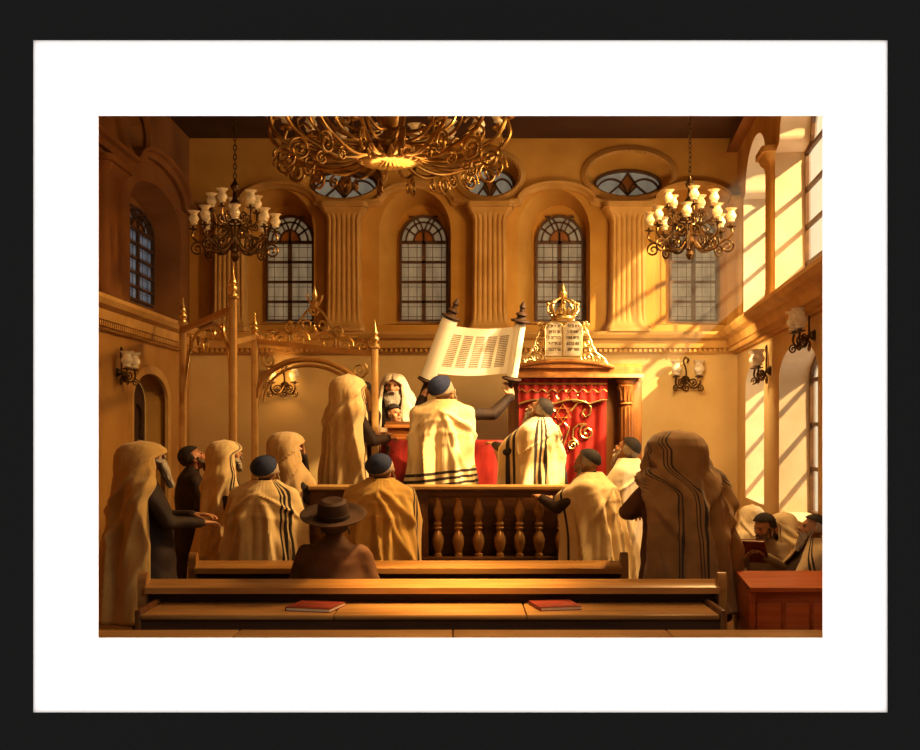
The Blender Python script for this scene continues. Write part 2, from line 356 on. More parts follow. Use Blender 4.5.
# main cornice on the three walls (z about 3.0)
zc = bz(343)
def cornice(W, u0, u1, name):
    mb = MB(); n = 2
    mb.sweep([W.p(u0,zc), W.p(u1,zc)], [(a if W is BW else a, b) for a, b in PC], W.N)
    return mb
def orient(mb_path_dir): pass
mb = MB(); mb.sweep([BW.p(XL,zc), BW.p(XR,zc)], [(-a,b) for a,b in PC], BW.N)
for v in mb.v: pass
if max(v.z for v in mb.v if v.y < D-.25) < zc: mb = MB(); mb.sweep([BW.p(XL,zc), BW.p(XR,zc)], PC, BW.N)
for k in range(110): mb.box((XL+.05+k*.0705, D-.135, zc-.135), (XL+.05+k*.0705+.035, D-.09, zc-.09))
struct(obj('trim_1', mb, 'stone', smooth=False))
for nm, W, a, b in (('trim_2', LW, YO, D), ('trim_3', RW, YO*KU, D*KU)):
    for sg in (1, -1):
        mb = MB(); mb.sweep([W.p(a,zc), W.p(b,zc)], [(sg*p, q) for p, q in PC], W.N)
        top = [v.z for v in mb.v if (v-W.O).dot(W.N) > .28]
        if min(top) > zc: break
    n = int((b-a)/.0705)
    for k in range(n):
        q = W.p(a+.02+k*.0705, zc-.11, .11); mb.box((-.0175,-.03,-.03), (.0175,.03,.03), 0, M.Translation(q) @ M(((W.U.x,W.N.x,0,0),(W.U.y,W.N.y,0,0),(0,0,1,0),(0,0,0,1))))
    struct(obj(nm, mb, 'stone', smooth=False))
# upper string course that rises over every recess
PS = [(-.045,-.01),(-.05,.05),(-.01,.07),(.01,.11),(.05,.12),(.055,-.01)]
path = [(XL,bz(205))]
for c, hw in wins:
    cc = bx(c-5); path += [(cc-.72,bz(205)),(cc-.62,bz(204.5))]+[(cc+.52*cos(a)*1.0, bz(203)+.24*sin(a)) for a in [pi-pi*k/18 for k in range(19)]]+[(cc+.62,bz(204.5)),(cc+.72,bz(205))]
path += [(XR,bz(205))]
path = [q for i, q in enumerate(path) if i == 0 or q[0] > path[i-1][0]-1e-6]
moulding('trim_4', BW, path, PS)
def pilaster(name, W, u, zt, zbm, w, dep=.24, nfl=7, m='stone', lean=0.):
    """fluted pilaster with a flared capital and base"""
    st = [(zt,w*.68,dep+.10),(zt-.07,w*.68,dep+.10),(zt-.075,w*.64,dep+.07),(zt-.13,w*.6,dep+.05),(zt-.17,w*.52,dep+.01),(zt-.24,w*.47,dep),
          (zbm+.30,w*.5,dep),(zbm+.16,w*.52,dep+.01),(zbm+.08,w*.58,dep+.05),(zbm+.05,w*.62,dep+.09),(zbm,w*.62,dep+.09)]
    nn = nfl*8; rs = []
    for i, (z, hw, dd) in enumerate(st):
        row = [W.p(u-hw,z,0)]
        fl = 1 if 5 <= i <= 6 else 0
        for k in range(nn+1):
            t = k/nn; e = min(t, 1-t); rnd = .06*(1-min(1, e/.10))**2
            g = .028*abs(sin(t*nfl*pi))**.7 if (fl and .08 < t < .92) else 0
            row.append(W.p(u-hw+2*hw*t, z, dd-rnd-(.028-g if fl and .08 < t < .92 else 0)))
        row.append(W.p(u+hw,z,0)); rs.append(row)
    mb = MB(); mb.rings(rs, closed=False)
    mb.add(rs[0], [tuple(range(len(rs[0])))]); mb.add(rs[-1], [tuple(range(len(rs[-1])))])
    return struct(obj(name, mb, m, smooth=True))
k = 6
for c, w in ((232,.46),(345,.5),(489,.5),(626,.52)):
    pilaster('trim_%d' % k, BW, bx(c), bz(206), bz(333), w); k += 1

# left wall: narrow arched window, two fluted pilasters, an oval medallion, a dark doorway
ly = lambda px: -XL*F/(CX-px)
left = MB(); wz = (3.26, 4.45)
wr = arch_loop(12.87, 15.22, wz[0], wz[1], .42); wr2 = arch_loop(12.95, 15.10, wz[0]+.1, wz[1]-.05, .36)
dr = arch_loop(12.85, 14.45, 0, 2.15, .36); dr2 = arch_loop(12.92, 14.38, 0, 2.12, .32)
ov = oval(12.95, 5.34, .62, .36)
left.holes([(YO,zc),(D,zc),(D,ZC),(YO,ZC)], [wr, ov], LW.fn())
o = struct(obj('wall_left', left, 'plaster_shaded', smooth=False))
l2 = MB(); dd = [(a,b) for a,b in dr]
l2.holes([(YO,0),(12.85,0)]+[(a,b) for a,b in reversed(dr[2:])]+[(14.45,0),(D,0),(D,zc),(YO,zc)], [], LW.fn()); obj('lower_plaster', l2, 'plaster_half_shaded', o, False)
l3 = MB(); l3.rings([[LW.p(*q) for q in wr], [LW.p(q[0],q[1],-.36) for q in wr2]], cap=False); l3.holes(wr2, [arch_loop(13.6, 15.0, wz[0]+.16, wz[1]-.1, .30)], LW.fn(-.36))
l3.rings([[LW.p(*q) for q in ov], [LW.p(q[0],q[1],-.15) for q in oval(12.95, 5.34, .5, .28)]], cap=False); l3.holes(oval(12.95, 5.34, .5, .28), [], LW.fn(-.15)); obj('window_recess', l3, 'plaster_shaded', o, False)
leaded_window('window_8', LW, 13.6, 15.0, wz[0]+.16, wz[1]-.1, .30, -.34, rows=5, pane='pane_blue', lun=True)
dmb = sempty('door_1'); q = MB(); q.rings([[LW.p(*p) for p in dr], [LW.p(p[0],p[1],-.28) for p in dr2]], cap=False); obj('door_reveal', q, 'plaster', dmb, False)
q = MB(); q.holes(dr2, [], LW.fn(-.26))
for a in (13.15, 13.85):
    q.sweep([LW.p(*p, -.25) for p in arch_loop(a-.18, a+.3, .2, 1.9, .2, 8)], [(-.02,0),(.02,0),(.01,.03),(-.01,.03)], LW.N, closed=True)
obj('door_panel', q, 'shadow_wood', dmb, False)
q = MB(); q.sweep([LW.p(*p) for p in dr[1:]+[dr[0]]], [(-.06,0),(.06,0),(.05,.04),(-.05,.05)], LW.N); obj('door_surround', q, 'stone', dmb)
pilaster('trim_10', LW, 12.1, 4.72, 3.13, .62, .06, 9, 'plaster_shaded')
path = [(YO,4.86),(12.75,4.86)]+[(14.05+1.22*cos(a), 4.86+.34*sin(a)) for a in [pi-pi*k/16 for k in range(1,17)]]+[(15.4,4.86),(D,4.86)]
moulding('trim_12', LW, path, [(-.06,-.01),(-.06,.06),(0,.09),(.02,.14),(.06,.15),(.06,-.01)], 'plaster_shaded')
mb = MB(); mb.sweep([LW.p(a,b) for a,b in oval(12.95, 5.34, .62, .36, 40)], [(-.05,0),(.05,0),(.03,.06),(-.03,.05)], LW.N, closed=True); struct(obj('trim_13', mb, 'plaster_shaded'))

# right wall: two tall sunlit upper windows in deep reveals, two lower ones
ry = lambda px: 147/130*0+ (F*(XR-D*SK)/((px-CX)-F*SK))*KU
right = MB(); T = .36
def scallop(u0, u1, z0, zs, rise):     # stepped, rounded head like a baroque window
    c = (u0+u1)/2; w = (u1-u0)/2
    return [(u0,z0),(u1,z0),(u1,zs-.12),(u1-.0*w,zs)]+[(u1-.10*w-.10*w*sin(a), zs+.02+.10*(1-cos(a))) for a in (.5,1.,1.5)]+arc(c, zs+.12, w*.8, 0, pi, 14, rise)+[(u0+.10*w+.10*w*sin(a), zs+.02+.10*(1-cos(a))) for a in (1.5,1.,.5)]+[(u0,zs),(u0,zs-.12)]
RWN = [('window_9', ry(768.5), ry(743.5), 3.22, 4.92, .46, 1), ('window_10', ry(838), ry(775), 3.22, 4.92, .52, 1),
       ('window_11', ry(764), ry(745.5), .85, 2.32, .30, 0), ('window_12', ry(818), ry(779), .85, 2.32, .34, 0)]
RH = []
for nm, u0, u1, z0, zs, rise, up in RWN: RH.append(scallop(u0,u1,z0,zs,rise) if up else arch_loop(u0,u1,z0,zs,rise))
right.holes([(YO*KU,zc),(D*KU,zc),(D*KU,ZC),(YO*KU,ZC)], [h for h, w in zip(RH, RWN) if w[6]], RW.fn())
o = struct(obj('wall_right', right, 'plaster', smooth=False))
r2 = MB(); r2.holes([(YO*KU,0),(D*KU,0),(D*KU,zc),(YO*KU,zc)], [h for h, w in zip(RH, RWN) if not w[6]], RW.fn()); obj('lower_plaster', r2, 'plaster_low', o, False)
r3 = MB()
for h in RH: r3.rings([[RW.p(*q) for q in h], [RW.p(q[0],q[1],-T) for q in h]], cap=False)
obj('window_reveal', r3, 'reveal', o, True)
for (nm, u0, u1, z0, zs, rise, up), h in zip(RWN, RH):
    w = sempty(nm); fr = MB()
    fr.sweep([RW.p(a,b,-T) for a,b in h], [(-.03,-.03),(.03,-.03),(.03,.03),(-.03,.03)], RW.N, closed=True)
    nb = 4 if up else 3
    for i in range(1, nb+1):
        z = z0+(zs-z0)*i/nb; fr.box((0,-.02,-.02), ((u1-u0),.02,.02), 0, M.Translation(RW.p(u0,z,-T)) @ M(((RW.U.x,RW.N.x,0,0),(RW.U.y,RW.N.y,0,0),(0,0,1,0),(0,0,0,1))))
    for i in range(1, 3):
        p = RW.p(u0+(u1-u0)*i/3, z0, -T); fr.tube([p, p+V((0,0,zs+rise*.9-z0))], .018, 4)
    obj('window_frame', fr, 'window_wood', w, False)
    pn = MB(); pn.holes(h, [], RW.fn(-T-.01)); obj('pane', pn, 'pane_clear', w, False)
mb = MB(); mb.sweep([RW.p(u,z) for u,z in [(YO*KU,ZC-.1),(D*KU,ZC-.1)]], [(-.1,-.01),(-.1,.10),(0,.12),(.1,.16),(.1,-.01)], RW.N); struct(obj('trim_14', mb, 'plaster_shaded'))
# slim pilaster strips between and beside the upper right windows
for nm, u, w in (('trim_15', (RWN[0][1]+RWN[1][2])/2, RWN[0][1]-RWN[1][2]-.04), ('trim_16', (RWN[0][2]+D*KU)/2, .3)):
    pilaster(nm, RW, u, 5.0, 3.13, max(w,.16), .05, 3)

# floor, ceiling and the wall the picture opening is cut in
XRo = XR-(D-YO)*SK
fl = MB(); fl.add([(XL,YO,0),(XRo,YO,0),(XR,D,0),(XL,D,0)], [(0,1,2,3)]); struct(obj('floor', fl, 'floor', smooth=False))
ce = MB(); ce.add([(XL,YO,ZC),(XRo,YO,ZC),(XR,D,ZC),(XL,D,ZC)], [(0,1,2,3)]); ce.bbox((XL,13.9,ZC-.1),(XR,14.25,ZC)); ce.bbox((XL,11.2,ZC-.1),(XR-.3,11.5,ZC)); struct(obj('ceiling', ce, 'ceiling', smooth=False))
so = F/YO
qx = lambda px: (px-CX)/so
qz = lambda py: EYE-(py-HY)/so
hole = [(qx(96),qz(640)),(qx(825),qz(640)),(qx(825),qz(113)),(qx(96),qz(113))]
fw = MB(); fw.holes([(XL-.1,-.3),(XRo+.3,-.3),(XRo+.3,ZC+.1),(XL-.1,ZC+.1)], [hole], lambda u, z: V((u, YO, z))); struct(obj('wall_front', fw, 'shadow_wood', smooth=False))

# ------------------------------------------------------------------ the picture frame the whole scene is set in
pf = thing('picture_frame', 'flat black picture frame with a wide white mat around the synagogue scene', 'picture frame', (0, YO-.03, qz(760)))
def ring_slab(x0, x1, y0, y1, X0, X1, Y0, Y1, ya, yb, mi=0):
    """rectangular ring between two px rectangles, from depth ya to yb"""
    mb = MB(); Z = pf.location.z; y_ = pf.location.y
    o_ = [(qx(X0),qz(Y1)),(qx(X1),qz(Y1)),(qx(X1),qz(Y0)),(qx(X0),qz(Y0))]; i_ = [(qx(x0),qz(y1)),(qx(x1),qz(y1)),(qx(x1),qz(y0)),(qx(x0),qz(y0))]
    g = lambda l, y: [V((a*ya/YO, y-y_, EYE+(b-EYE)*ya/YO-Z)) for a, b in l]
    mb.rings([g(i_,ya), g(o_,ya), g(o_,yb), g(i_,yb), g(i_,ya)], cap=False); return mb
obj('mat_board', ring_slab(97.6,823.4,115.2,638.2, 24,896,30,722, YO-.025, YO-.01), 'mat_white', pf, False)
obj('frame_moulding', ring_slab(32.8,888.0,39.8,712.8, -14,934,-14,764, YO-.032, YO-.005), 'frame_black', pf, False)


# ------------------------------------------------------------------ benches
def bench_end(w, h, t=.06):
    """side panel of a pew with a rounded shoulder, in the y-z plane, y from 0 to w"""
    pr = [(0,0),(w,0),(w,h*.55),(w*.62,h*.66)]+[(w*.31+w*.31*cos(a), h-.09+.09*sin(a)) for a in [pi*k/10 for k in range(11)]]+[(0,h*.6)]
    mb = MB(); mb.rings([[V((-t/2,y,z)) for y,z in pr], [V((t/2,y,z)) for y,z in pr]]); return mb
def pew(label, x0, x1, y, ztop, seat_z, seat_d, near_seat, end_h, rail=.24, drop=.035):
    t = thing('pew', label, 'pew', ((x0+x1)/2, y, 0), 0, 'dark wooden pews'); hw = (x1-x0)/2
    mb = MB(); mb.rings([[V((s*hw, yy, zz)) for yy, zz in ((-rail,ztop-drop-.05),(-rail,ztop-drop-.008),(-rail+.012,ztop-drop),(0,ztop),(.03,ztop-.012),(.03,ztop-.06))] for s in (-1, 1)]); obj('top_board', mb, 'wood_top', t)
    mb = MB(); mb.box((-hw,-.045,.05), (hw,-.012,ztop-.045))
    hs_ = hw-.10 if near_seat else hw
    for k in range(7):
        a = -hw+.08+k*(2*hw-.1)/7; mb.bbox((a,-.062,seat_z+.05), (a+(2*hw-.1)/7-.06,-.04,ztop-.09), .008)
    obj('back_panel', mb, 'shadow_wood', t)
    if near_seat:
        mb = MB(); 
        for i in range(3): mb.bbox((-hs_+i*2*hs_/3,-near_seat,seat_z-.035), (-hs_+(i+1)*2*hs_/3-.005,-.03,seat_z), .010)
        obj('seat', mb, 'wood_top', t)
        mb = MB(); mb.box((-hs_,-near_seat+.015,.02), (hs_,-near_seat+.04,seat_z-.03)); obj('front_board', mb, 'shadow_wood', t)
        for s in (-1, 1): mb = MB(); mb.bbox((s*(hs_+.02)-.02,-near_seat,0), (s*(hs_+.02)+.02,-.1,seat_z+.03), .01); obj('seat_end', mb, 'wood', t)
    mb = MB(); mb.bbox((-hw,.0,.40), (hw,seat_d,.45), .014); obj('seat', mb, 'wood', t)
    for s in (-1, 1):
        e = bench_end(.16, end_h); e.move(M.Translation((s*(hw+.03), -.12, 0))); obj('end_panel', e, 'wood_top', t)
        e = MB(); e.bbox((s*(hw-.06)-.03, seat_d-.07, 0), (s*(hw-.06)+.03, seat_d-.01, .41), .008); obj('leg', e, 'wood', t)
    return t
near = pew('long dark wooden pew nearest the viewer, with red books on its seat', -2.21, 1.82, 7.86, .715, .56, .46, .60, .775, rail=.15)
rear = pew('shorter dark wooden pew between the nearest pew and the turned balusters', -2.10, 1.28, 8.86, .725, .45, .22, 0, .80, rail=.17)
t = thing('bench', 'plain long wooden bench board along the very bottom edge of the scene', 'bench', (0,6.45,0))
mb = MB()
for i in range(4): mb.bbox((-2.7+i*1.33,-.50,.475), (-2.7+(i+1)*1.33-.006,.42,.535), .008)
obj('seat', mb, 'wood_top', t)
for s in (-2.4,0,2.4): obj('leg', MB().bbox((s-.04,-.35,0), (s+.04,.3,.476), .01), 'wood', t)

def book(label, x, y, z, rz, sx, sy, mt='book', group=None):
    t = thing('prayer_book', label, 'book', (x,y,z), rz, group); h = .022
    mb = MB(); mb.bbox((-sx/2,-sy/2,0), (sx/2,sy/2,.004), .0015); mb.bbox((-sx/2,-sy/2,h), (sx/2,sy/2,h+.005), .0015); mb.bbox((-sx/2-.004,-sy/2,0), (-sx/2+.004,sy/2,h+.005), .002)
    mb.sweep([V((a,b,h+.005)) for a,b in ((-sx*.4,-sy*.4),(sx*.4,-sy*.4),(sx*.4,sy*.4),(-sx*.4,sy*.4))], [(-.003,0),(.003,0),(.003,.002),(-.003,.002)], (0,0,1), closed=True)
    obj('cover', mb, mt, t); obj('page_block', MB().box((-sx/2+.004,-sy/2+.005,.004), (sx/2-.006,sy/2-.005,h)), 'paper', t); return t
book('closed red book lying on the near pew below the man in the hat', -.985, 7.52, .561, R(-14), .32, .30, group='red prayer books')
book('closed red book lying on the near pew below the right end of the balusters', .655, 7.57, .561, R(12), .29, .29, group='red prayer books')

# red pew with a sloping desk at the right wall
t = thing('prayer_desk', 'red-brown wooden desk at the right wall with praying people leaning behind it', 'desk', (2.64,8.08,0))
mb = MB(); mb.bbox((-.50,-.02,.02), (.36,.02,.62), .008)
for k in range(4): mb.bbox((-.47+k*.21,-.04,.10), (-.47+k*.21+.18,-.01,.52), .01)
obj('front_panel', mb, 'wood_red', t)
mb = MB(); mb.rings([[V((x, y, z)) for y, z in ((-.08,.60),(-.08,.63),(.34,.70),(.34,.66))] for x in (-.53,.38)]); obj('desk_top', mb, 'wood_red', t)
mb = MB(); mb.bbox((-.53,-.05,0), (-.48,.30,.63), .01); obj('side_panel', mb, 'wood_red', t)
mb = MB(); mb.bbox((-.53,-.55,.28), (.36,-.10,.33), .012); mb.bbox((-.53,-.16,.02), (.36,-.11,.29), .01); obj('kneeler_shelf', mb, 'wood_red', t)

# ------------------------------------------------------------------ bimah: platform, balustrade, desk, canopy
PZ = .52; BY = 10.48
mb = MB(); mb.bbox((-1.48,BY-.16,0), (1.30,13.6,PZ), .02); mb.bbox((-1.50,BY-.2,PZ-.05), (1.32,13.6,PZ), .012)
tag(obj('bimah_platform', mb, 'wood'), 'raised wooden platform carrying the balustrade and the men with the scroll', 'platform')
t = thing('balustrade', 'wooden railing with turned balusters along the front of the raised platform', 'balustrade', (-.07,BY,PZ))
zr = 1.25-PZ
mb = MB(); mb.rings([[V((x,y,z)) for y,z in ((-.09,zr-.05),(-.11,zr-.035),(-.11,zr-.012),(-.09,zr),(.09,zr),(.11,zr-.012),(.11,zr-.035),(.09,zr-.05))] for x in (-1.36,1.36)]); obj('top_rail', mb, 'wood_rail', t)
mb = MB(); mb.bbox((-1.32,-.06,zr-.12), (1.32,.06,zr-.05), .008); mb.bbox((-1.34,-.08,-.01), (1.34,.08,.05), .01); obj('lower_rail', mb, 'wood', t)
bal = MB().lathe([(.040,.05),(.040,.075),(.026,.085),(.034,.10),(.048,.14),(.058,.19),(.055,.235),(.036,.28),(.026,.30),(.040,.312),(.044,.325),(.030,.34),(.042,.355),(.044,.368),(.028,.385),(.036,.42),(.054,.465),(.050,.50),(.034,.54),(.026,.58),(.026,.60),(.040,.605),(.040,.625)], 18)
bm_ = bal.mesh('baluster'); bm_.materials.append(MT['brass_wood'] if 'brass_wood' in MT else MT['wood_ark'])
for px in (438,458.5,478.5,500,519.5,539,561):
    o = link('baluster', bm_, [], t); o.location = ((px-CX)/105+.07, 0, 0); o.scale = (1,1,(zr-.115)/.625)
for px in (330,350,372,392):
    o = link('baluster', bm_, [], t); o.location = ((px-CX)/105+.07, 0, 0); o.scale = (1,1,(zr-.115)/.625)
for px, wd in ((318,.07),(419,.09),(581,.13)):
    mb = MB(); x = (px-CX)/105+.07; mb.bbox((x-wd,-.07,.0), (x+wd,.07,zr-.05), .012); mb.bbox((x-wd*.6,-.085,.12), (x+wd*.6,-.06,zr-.18), .012); obj('post', mb, 'wood', t)
obj('back_board', MB().bbox((-1.3,.16,.04), (1.3,.185,zr-.07), .006), 'wood', t)
# reading table with a red cloth, and a small orange desk on it
t = thing('reading_table', 'reading table on the platform under a floor length red cloth', 'table', (-.17,11.92,PZ))
mb = MB(); mb.bbox((-.66,-.18,1.08), (.62,.18,1.12), .01); obj('tabletop', mb, 'wood', t)
for a in (-.60,.56):
    for b in (-.16,.16): obj('leg', MB().bbox((a-.03,b-.03,0), (a+.03,b+.03,1.08), .006), 'wood', t)
mb = MB(); rs = []
for z, fl_ in ((.02,.05),(.3,.04),(.7,.02),(1.0,.006),(1.125,0),(1.14,-.02)):
    row = []
    for k in range(96):
        a = 2*pi*k/96; ex = .66+max(fl_,-.01); ey = .19+max(fl_,-.01); c_, s_ = cos(a), sin(a); q = (abs(c_)**8+abs(s_)**8)**(-1/8)
        g = fl_*.5*sin(k*2*pi/96*19) if fl_ > 0 else 0
        row.append(V((-.02+(ex+g)*q*c_, (ey+g)*q*s_, z)))
    rs.append(row)
mb.rings(rs); cl = obj('table_cloth', mb, 'red'); cl.location = (-.17,11.92,PZ); tag(cl, 'red velvet cloth hanging to the platform over the reading table', 'tablecloth')
t = thing('lectern_box', 'small orange wooden lectern box on the red cloth beside the boy', 'lectern', (-.60,11.90,PZ+1.142))
mb = MB(); mb.bbox((-.20,-.12,0), (.20,.12,.03), .006); mb.bbox((-.18,-.10,.03), (.18,.10,.15), .008); obj('box_body', mb, 'wood_orange', t)
mb = MB(); mb.rings([[V((x,y,z)) for y,z in ((-.14,.13),(-.14,.155),(.13,.20),(.13,.15))] for x in (-.21,.21)]); obj('sloped_top', mb, 'wood_orange', t)

def finial(mb, x, y, z, k=1., n=14):
    mb.lathe([(.055*k,0),(.055*k,.02*k),(.03*k,.04*k),(.05*k,.06*k),(.058*k,.085*k),(.05*k,.11*k),(.026*k,.125*k),(.04*k,.14*k),(.044*k,.16*k),(.028*k,.20*k),(.012*k,.26*k),(.002*k,.33*k)], n, 0, M.Translation((x,y,z)))
cp = thing('bimah_canopy', 'gilded post and arch canopy frame with pointed finials and scrolls left of the platform', 'canopy', (0,0,0))
posts = {'A': at(183,322,84), 'B': at(233,296,98), 'C': at(255,335,86), 'D': at(375,346,90)}
for k_, p in posts.items():
    mb = MB(); w_ = .038
    b_ = PZ if k_ == 'D' else 0; mb.bbox((p.x-w_,p.y-w_,b_), (p.x+w_,p.y+w_,p.z), .014); mb.bbox((p.x-w_*1.5,p.y-w_*1.5,b_), (p.x+w_*1.5,p.y+w_*1.5,b_+.14), .014)
    mb.bbox((p.x-w_*1.4,p.y-w_*1.4,p.z-.03), (p.x+w_*1.4,p.y+w_*1.4,p.z), .01)
    po = obj('post', mb, 'brass_post', cp); f_ = MB(); finial(f_, p.x, p.y, p.z, .9 if k_ != 'C' else .8); obj('finial', f_, 'gilt', po)
def beam(a, b, h=.06, t_=.05):
    mb = MB(); a, b = V(a), V(b); d = (b-a); n = V((-d.y,d.x,0)).normalized()*t_/2
    mb.rings([[q-n, q+n, q+n+V((0,0,h)), q-n+V((0,0,h))] for q in (a, b)]); return mb
A, B, C_, D_ = [posts[q] for q in 'ABCD']
dz = V((0,0,1))
obj('top_beam', beam(A-dz*.12, B-dz*.16), 'brass_post', cp); obj('top_beam', beam(B-dz*.5, C_-dz*.05), 'brass_post', cp); obj('top_beam', beam(C_-dz*.10, D_-dz*.12), 'brass_post', cp)
def lerp3(a, b, t): return a+(b-a)*t
mb = MB()         # pointed tracery between the two left posts
for z0_, r_ in ((.85,.022),):
    for s in (0, 1):
        P0, P1 = (A, B) if s == 0 else (B, A)
        mb.tube([lerp3(P0, P1, .04+.46*(1-cos(t*pi/2)))-dz*(.95*(1-t)+.20*t-.25*sin(t*pi)) for t in [i/14 for i in range(15)]], .02, 6)
for t0, rr in ((.2,.09),(.8,.09),(.5,.10),(.35,.06),(.65,.06)):
    c = lerp3(A, B, t0)-dz*(.30+.08*(t0 == .5)); d = (B-A).normalized()
    mb.tube([c+d*p[0]+dz*p[1] for p in spiral((0,0), rr, 1.6, 2*t0*3, 26)], .013, 5)
obj('arch_tracery', mb, 'gilt', cp)
mb = MB(); d = D_-C_ # broad arch between the two rear posts
mb.tube([C_+d*(.5-.47*cos(pi*t))+dz*(-.72+.50*sin(pi*t)) for t in [i/24 for i in range(25)]], .032, 8); mb.tube([C_+d*(.5-.42*cos(pi*t))+dz*(-.76+.47*sin(pi*t)) for t in [i/24 for i in range(25)]], .018, 6)
obj('arch', mb, 'brass_post', cp)
mb = MB(); dn = d.normalized(); L = d.length      # scrollwork along the top of the arch, rising to a crest
for i, (u, v, r, tr, a0) in enumerate([(.10,.05,.10,1.5,0),(.24,.06,.11,-1.5,pi),(.38,.08,.13,1.5,0),(.62,.08,.13,-1.5,pi),(.76,.06,.11,1.5,0),(.90,.05,.10,-1.5,pi),
        (.45,.25,.10,-1.4,0),(.57,.25,.10,1.4,pi),(.51,.42,.07,1.5,pi/2),(.30,.20,.07,1.5,1),(.70,.20,.07,-1.5,2),(.12,-.20,.10,1.6,2),(.88,-.20,.10,-1.6,1)]):
    c = C_+dn*(u*L)+dz*(v-.08); mb.tube([c+dn*p[0]+dz*p[1] for p in spiral((0,0), r, tr, a0, 28)], [.017-.009*k/28 for k in range(29)], 6)
for s in (-1, 1):
    mb.tube([C_+dn*(L*(.51+s*.40*t))+dz*(.36*(1-t)**2+.02+.05*sin(t*9)) for t in [i/20 for i in range(21)]], .014, 6)
mb.lathe([(.03,0),(.05,.05),(.02,.09),(.035,.13),(.004,.24)], 10, 0, M.Translation(C_+dn*(L*.51)+dz*.38))
for s in (-.5, .5): mb.tube([C_+dn*(L*.51+s*.2*sin(t*pi/2))+dz*(.36+.16*t) for t in [i/8 for i in range(9)]], .012, 5)
obj('scroll_crest', mb, 'gilt', cp)

# ------------------------------------------------------------------ the ark
AY = 13.75; ax = lambda px: (px-CX)/80; az = lambda py: EYE-(py-HY)/80
t = thing('torah_ark', 'carved wooden ark with columns, red curtain and gilded tablets on top', 'ark', (ax(562),AY,0)); ac = t.location.x
mb = MB(); mb.bbox((-.64,.10,0), (1.0,.75,az(372)), .01); mb.bbox((-.66,-.0,0), (1.05,.7,.3), .015); obj('cabinet', mb, 'wood_ark', t)
mb = MB(); zt = az(372)
mb.sweep([V((x,0,zt)) for x in (-.64,.98)], [(-.10,.45),(-.10,-.12),(-.05,-.16),(0,-.16),(.03,-.22),(.08,-.24),(.08,.45)], (0,1,0)); obj('entablature', mb, 'wood_ark', t)
mb = MB(); hl = [(x, zt+.05+.075*max(0,1-(x/.62)**2)) for x in [(-.62+1.24*i/20) for i in range(21)]]
mb.rings([[V((x,-.22,z)) for x,z in hl]+[V((.62,-.22,zt+.04)),V((-.62,-.22,zt+.04))], [V((x,.3,z)) for x,z in hl]+[V((.62,.3,zt+.04)),V((-.62,.3,zt+.04))]]); mb.tube([V((x,-.23,z)) for x,z in hl], .025, 8); obj('pediment', mb, 'wood_ark', t)
for s in (1,):
    mb = MB(); x = s*.79
    mb.lathe([(.12,.3),(.12,.4),(.09,.44),(.10,.48),(.075,.52),(.075,.9),(.085,1.2),(.07,1.7),(.065,zt-.42),(.09,zt-.40),(.06,zt-.36),(.075,zt-.28),(.12,zt-.18),(.10,zt-.16),(.13,zt-.12),(.13,zt-.09)], 18, 0, M.Translation((x,-.06,0)))
    for k in range(10):
        a = 2*pi*k/10; mb.tube([V((x+(.075+.03*q*q)*cos(a), -.06+(.075+.03*q*q)*sin(a), zt-.36+.17*q)) for q in (0,.4,.8,1.0)], [.018,.016,.012,.02], 5)
        mb.tube([V((x+.075*cos(a), -.06+.075*sin(a), z)) for z in (.55,zt-.44)], .010, 4)
    obj('column', mb, 'wood_ark', t)
    mb = MB(); mb.bbox((s*.93-.07,-.02,.3), (s*.93+.07,.12,zt-.1), .02); obj('pilaster', mb, 'wood_ark', t)
# curtain: hanging folds
cw = .545; mb = MB(); nz_, nx_ = 24, 70; vs = []; fs = []
for i in range(nz_+1):
    for j in range(nx_+1):
        u = j/nx_; z = .32+(zt-.12-.32)*i/nz_; vs.append(V((-cw+2*cw*u, -.07+.014*sin(u*46+.8*sin(i*.2))+.01*sin(u*23+1), z)))
for i in range(nz_):
    for j in range(nx_): a = i*(nx_+1)+j; fs.append((a,a+1,a+nx_+2,a+nx_+1))
mb.add(vs, fs); cur = obj('curtain', mb, 'red', t)
mb = MB(); vs = []; fs = []
for i in range(9):
    for j in range(nx_+1):
        u = j/nx_; zlo = zt-.40+.05*abs(sin(u*pi*2.5)); z = zlo+(zt-.09-zlo)*i/8; vs.append(V((-cw-.01+(2*cw+.02)*u, -.115+.012*sin(u*60), z)))
for i in range(8):
    for j in range(nx_): a = i*(nx_+1)+j; fs.append((a,a+1,a+nx_+2,a+nx_+1))
mb.add(vs, fs); vl = obj('valance', mb, 'red', t)
mb = MB(); mb.tube([V((-cw+2*cw*j/40, -.13, zt-.40+.05*abs(sin(j/40*pi*2.5)))) for j in range(41)], .012, 6); mb.tube([V((-cw,-.13,zt-.15)), V((cw,-.13,zt-.15))], .012, 6)
mb.tube([V((-cw+2*cw*j/60, -.135, zt-.24+.02*sin(j*.9))) for j in range(61)], .007, 5); obj('gold_trim', mb, 'gilt', vl)
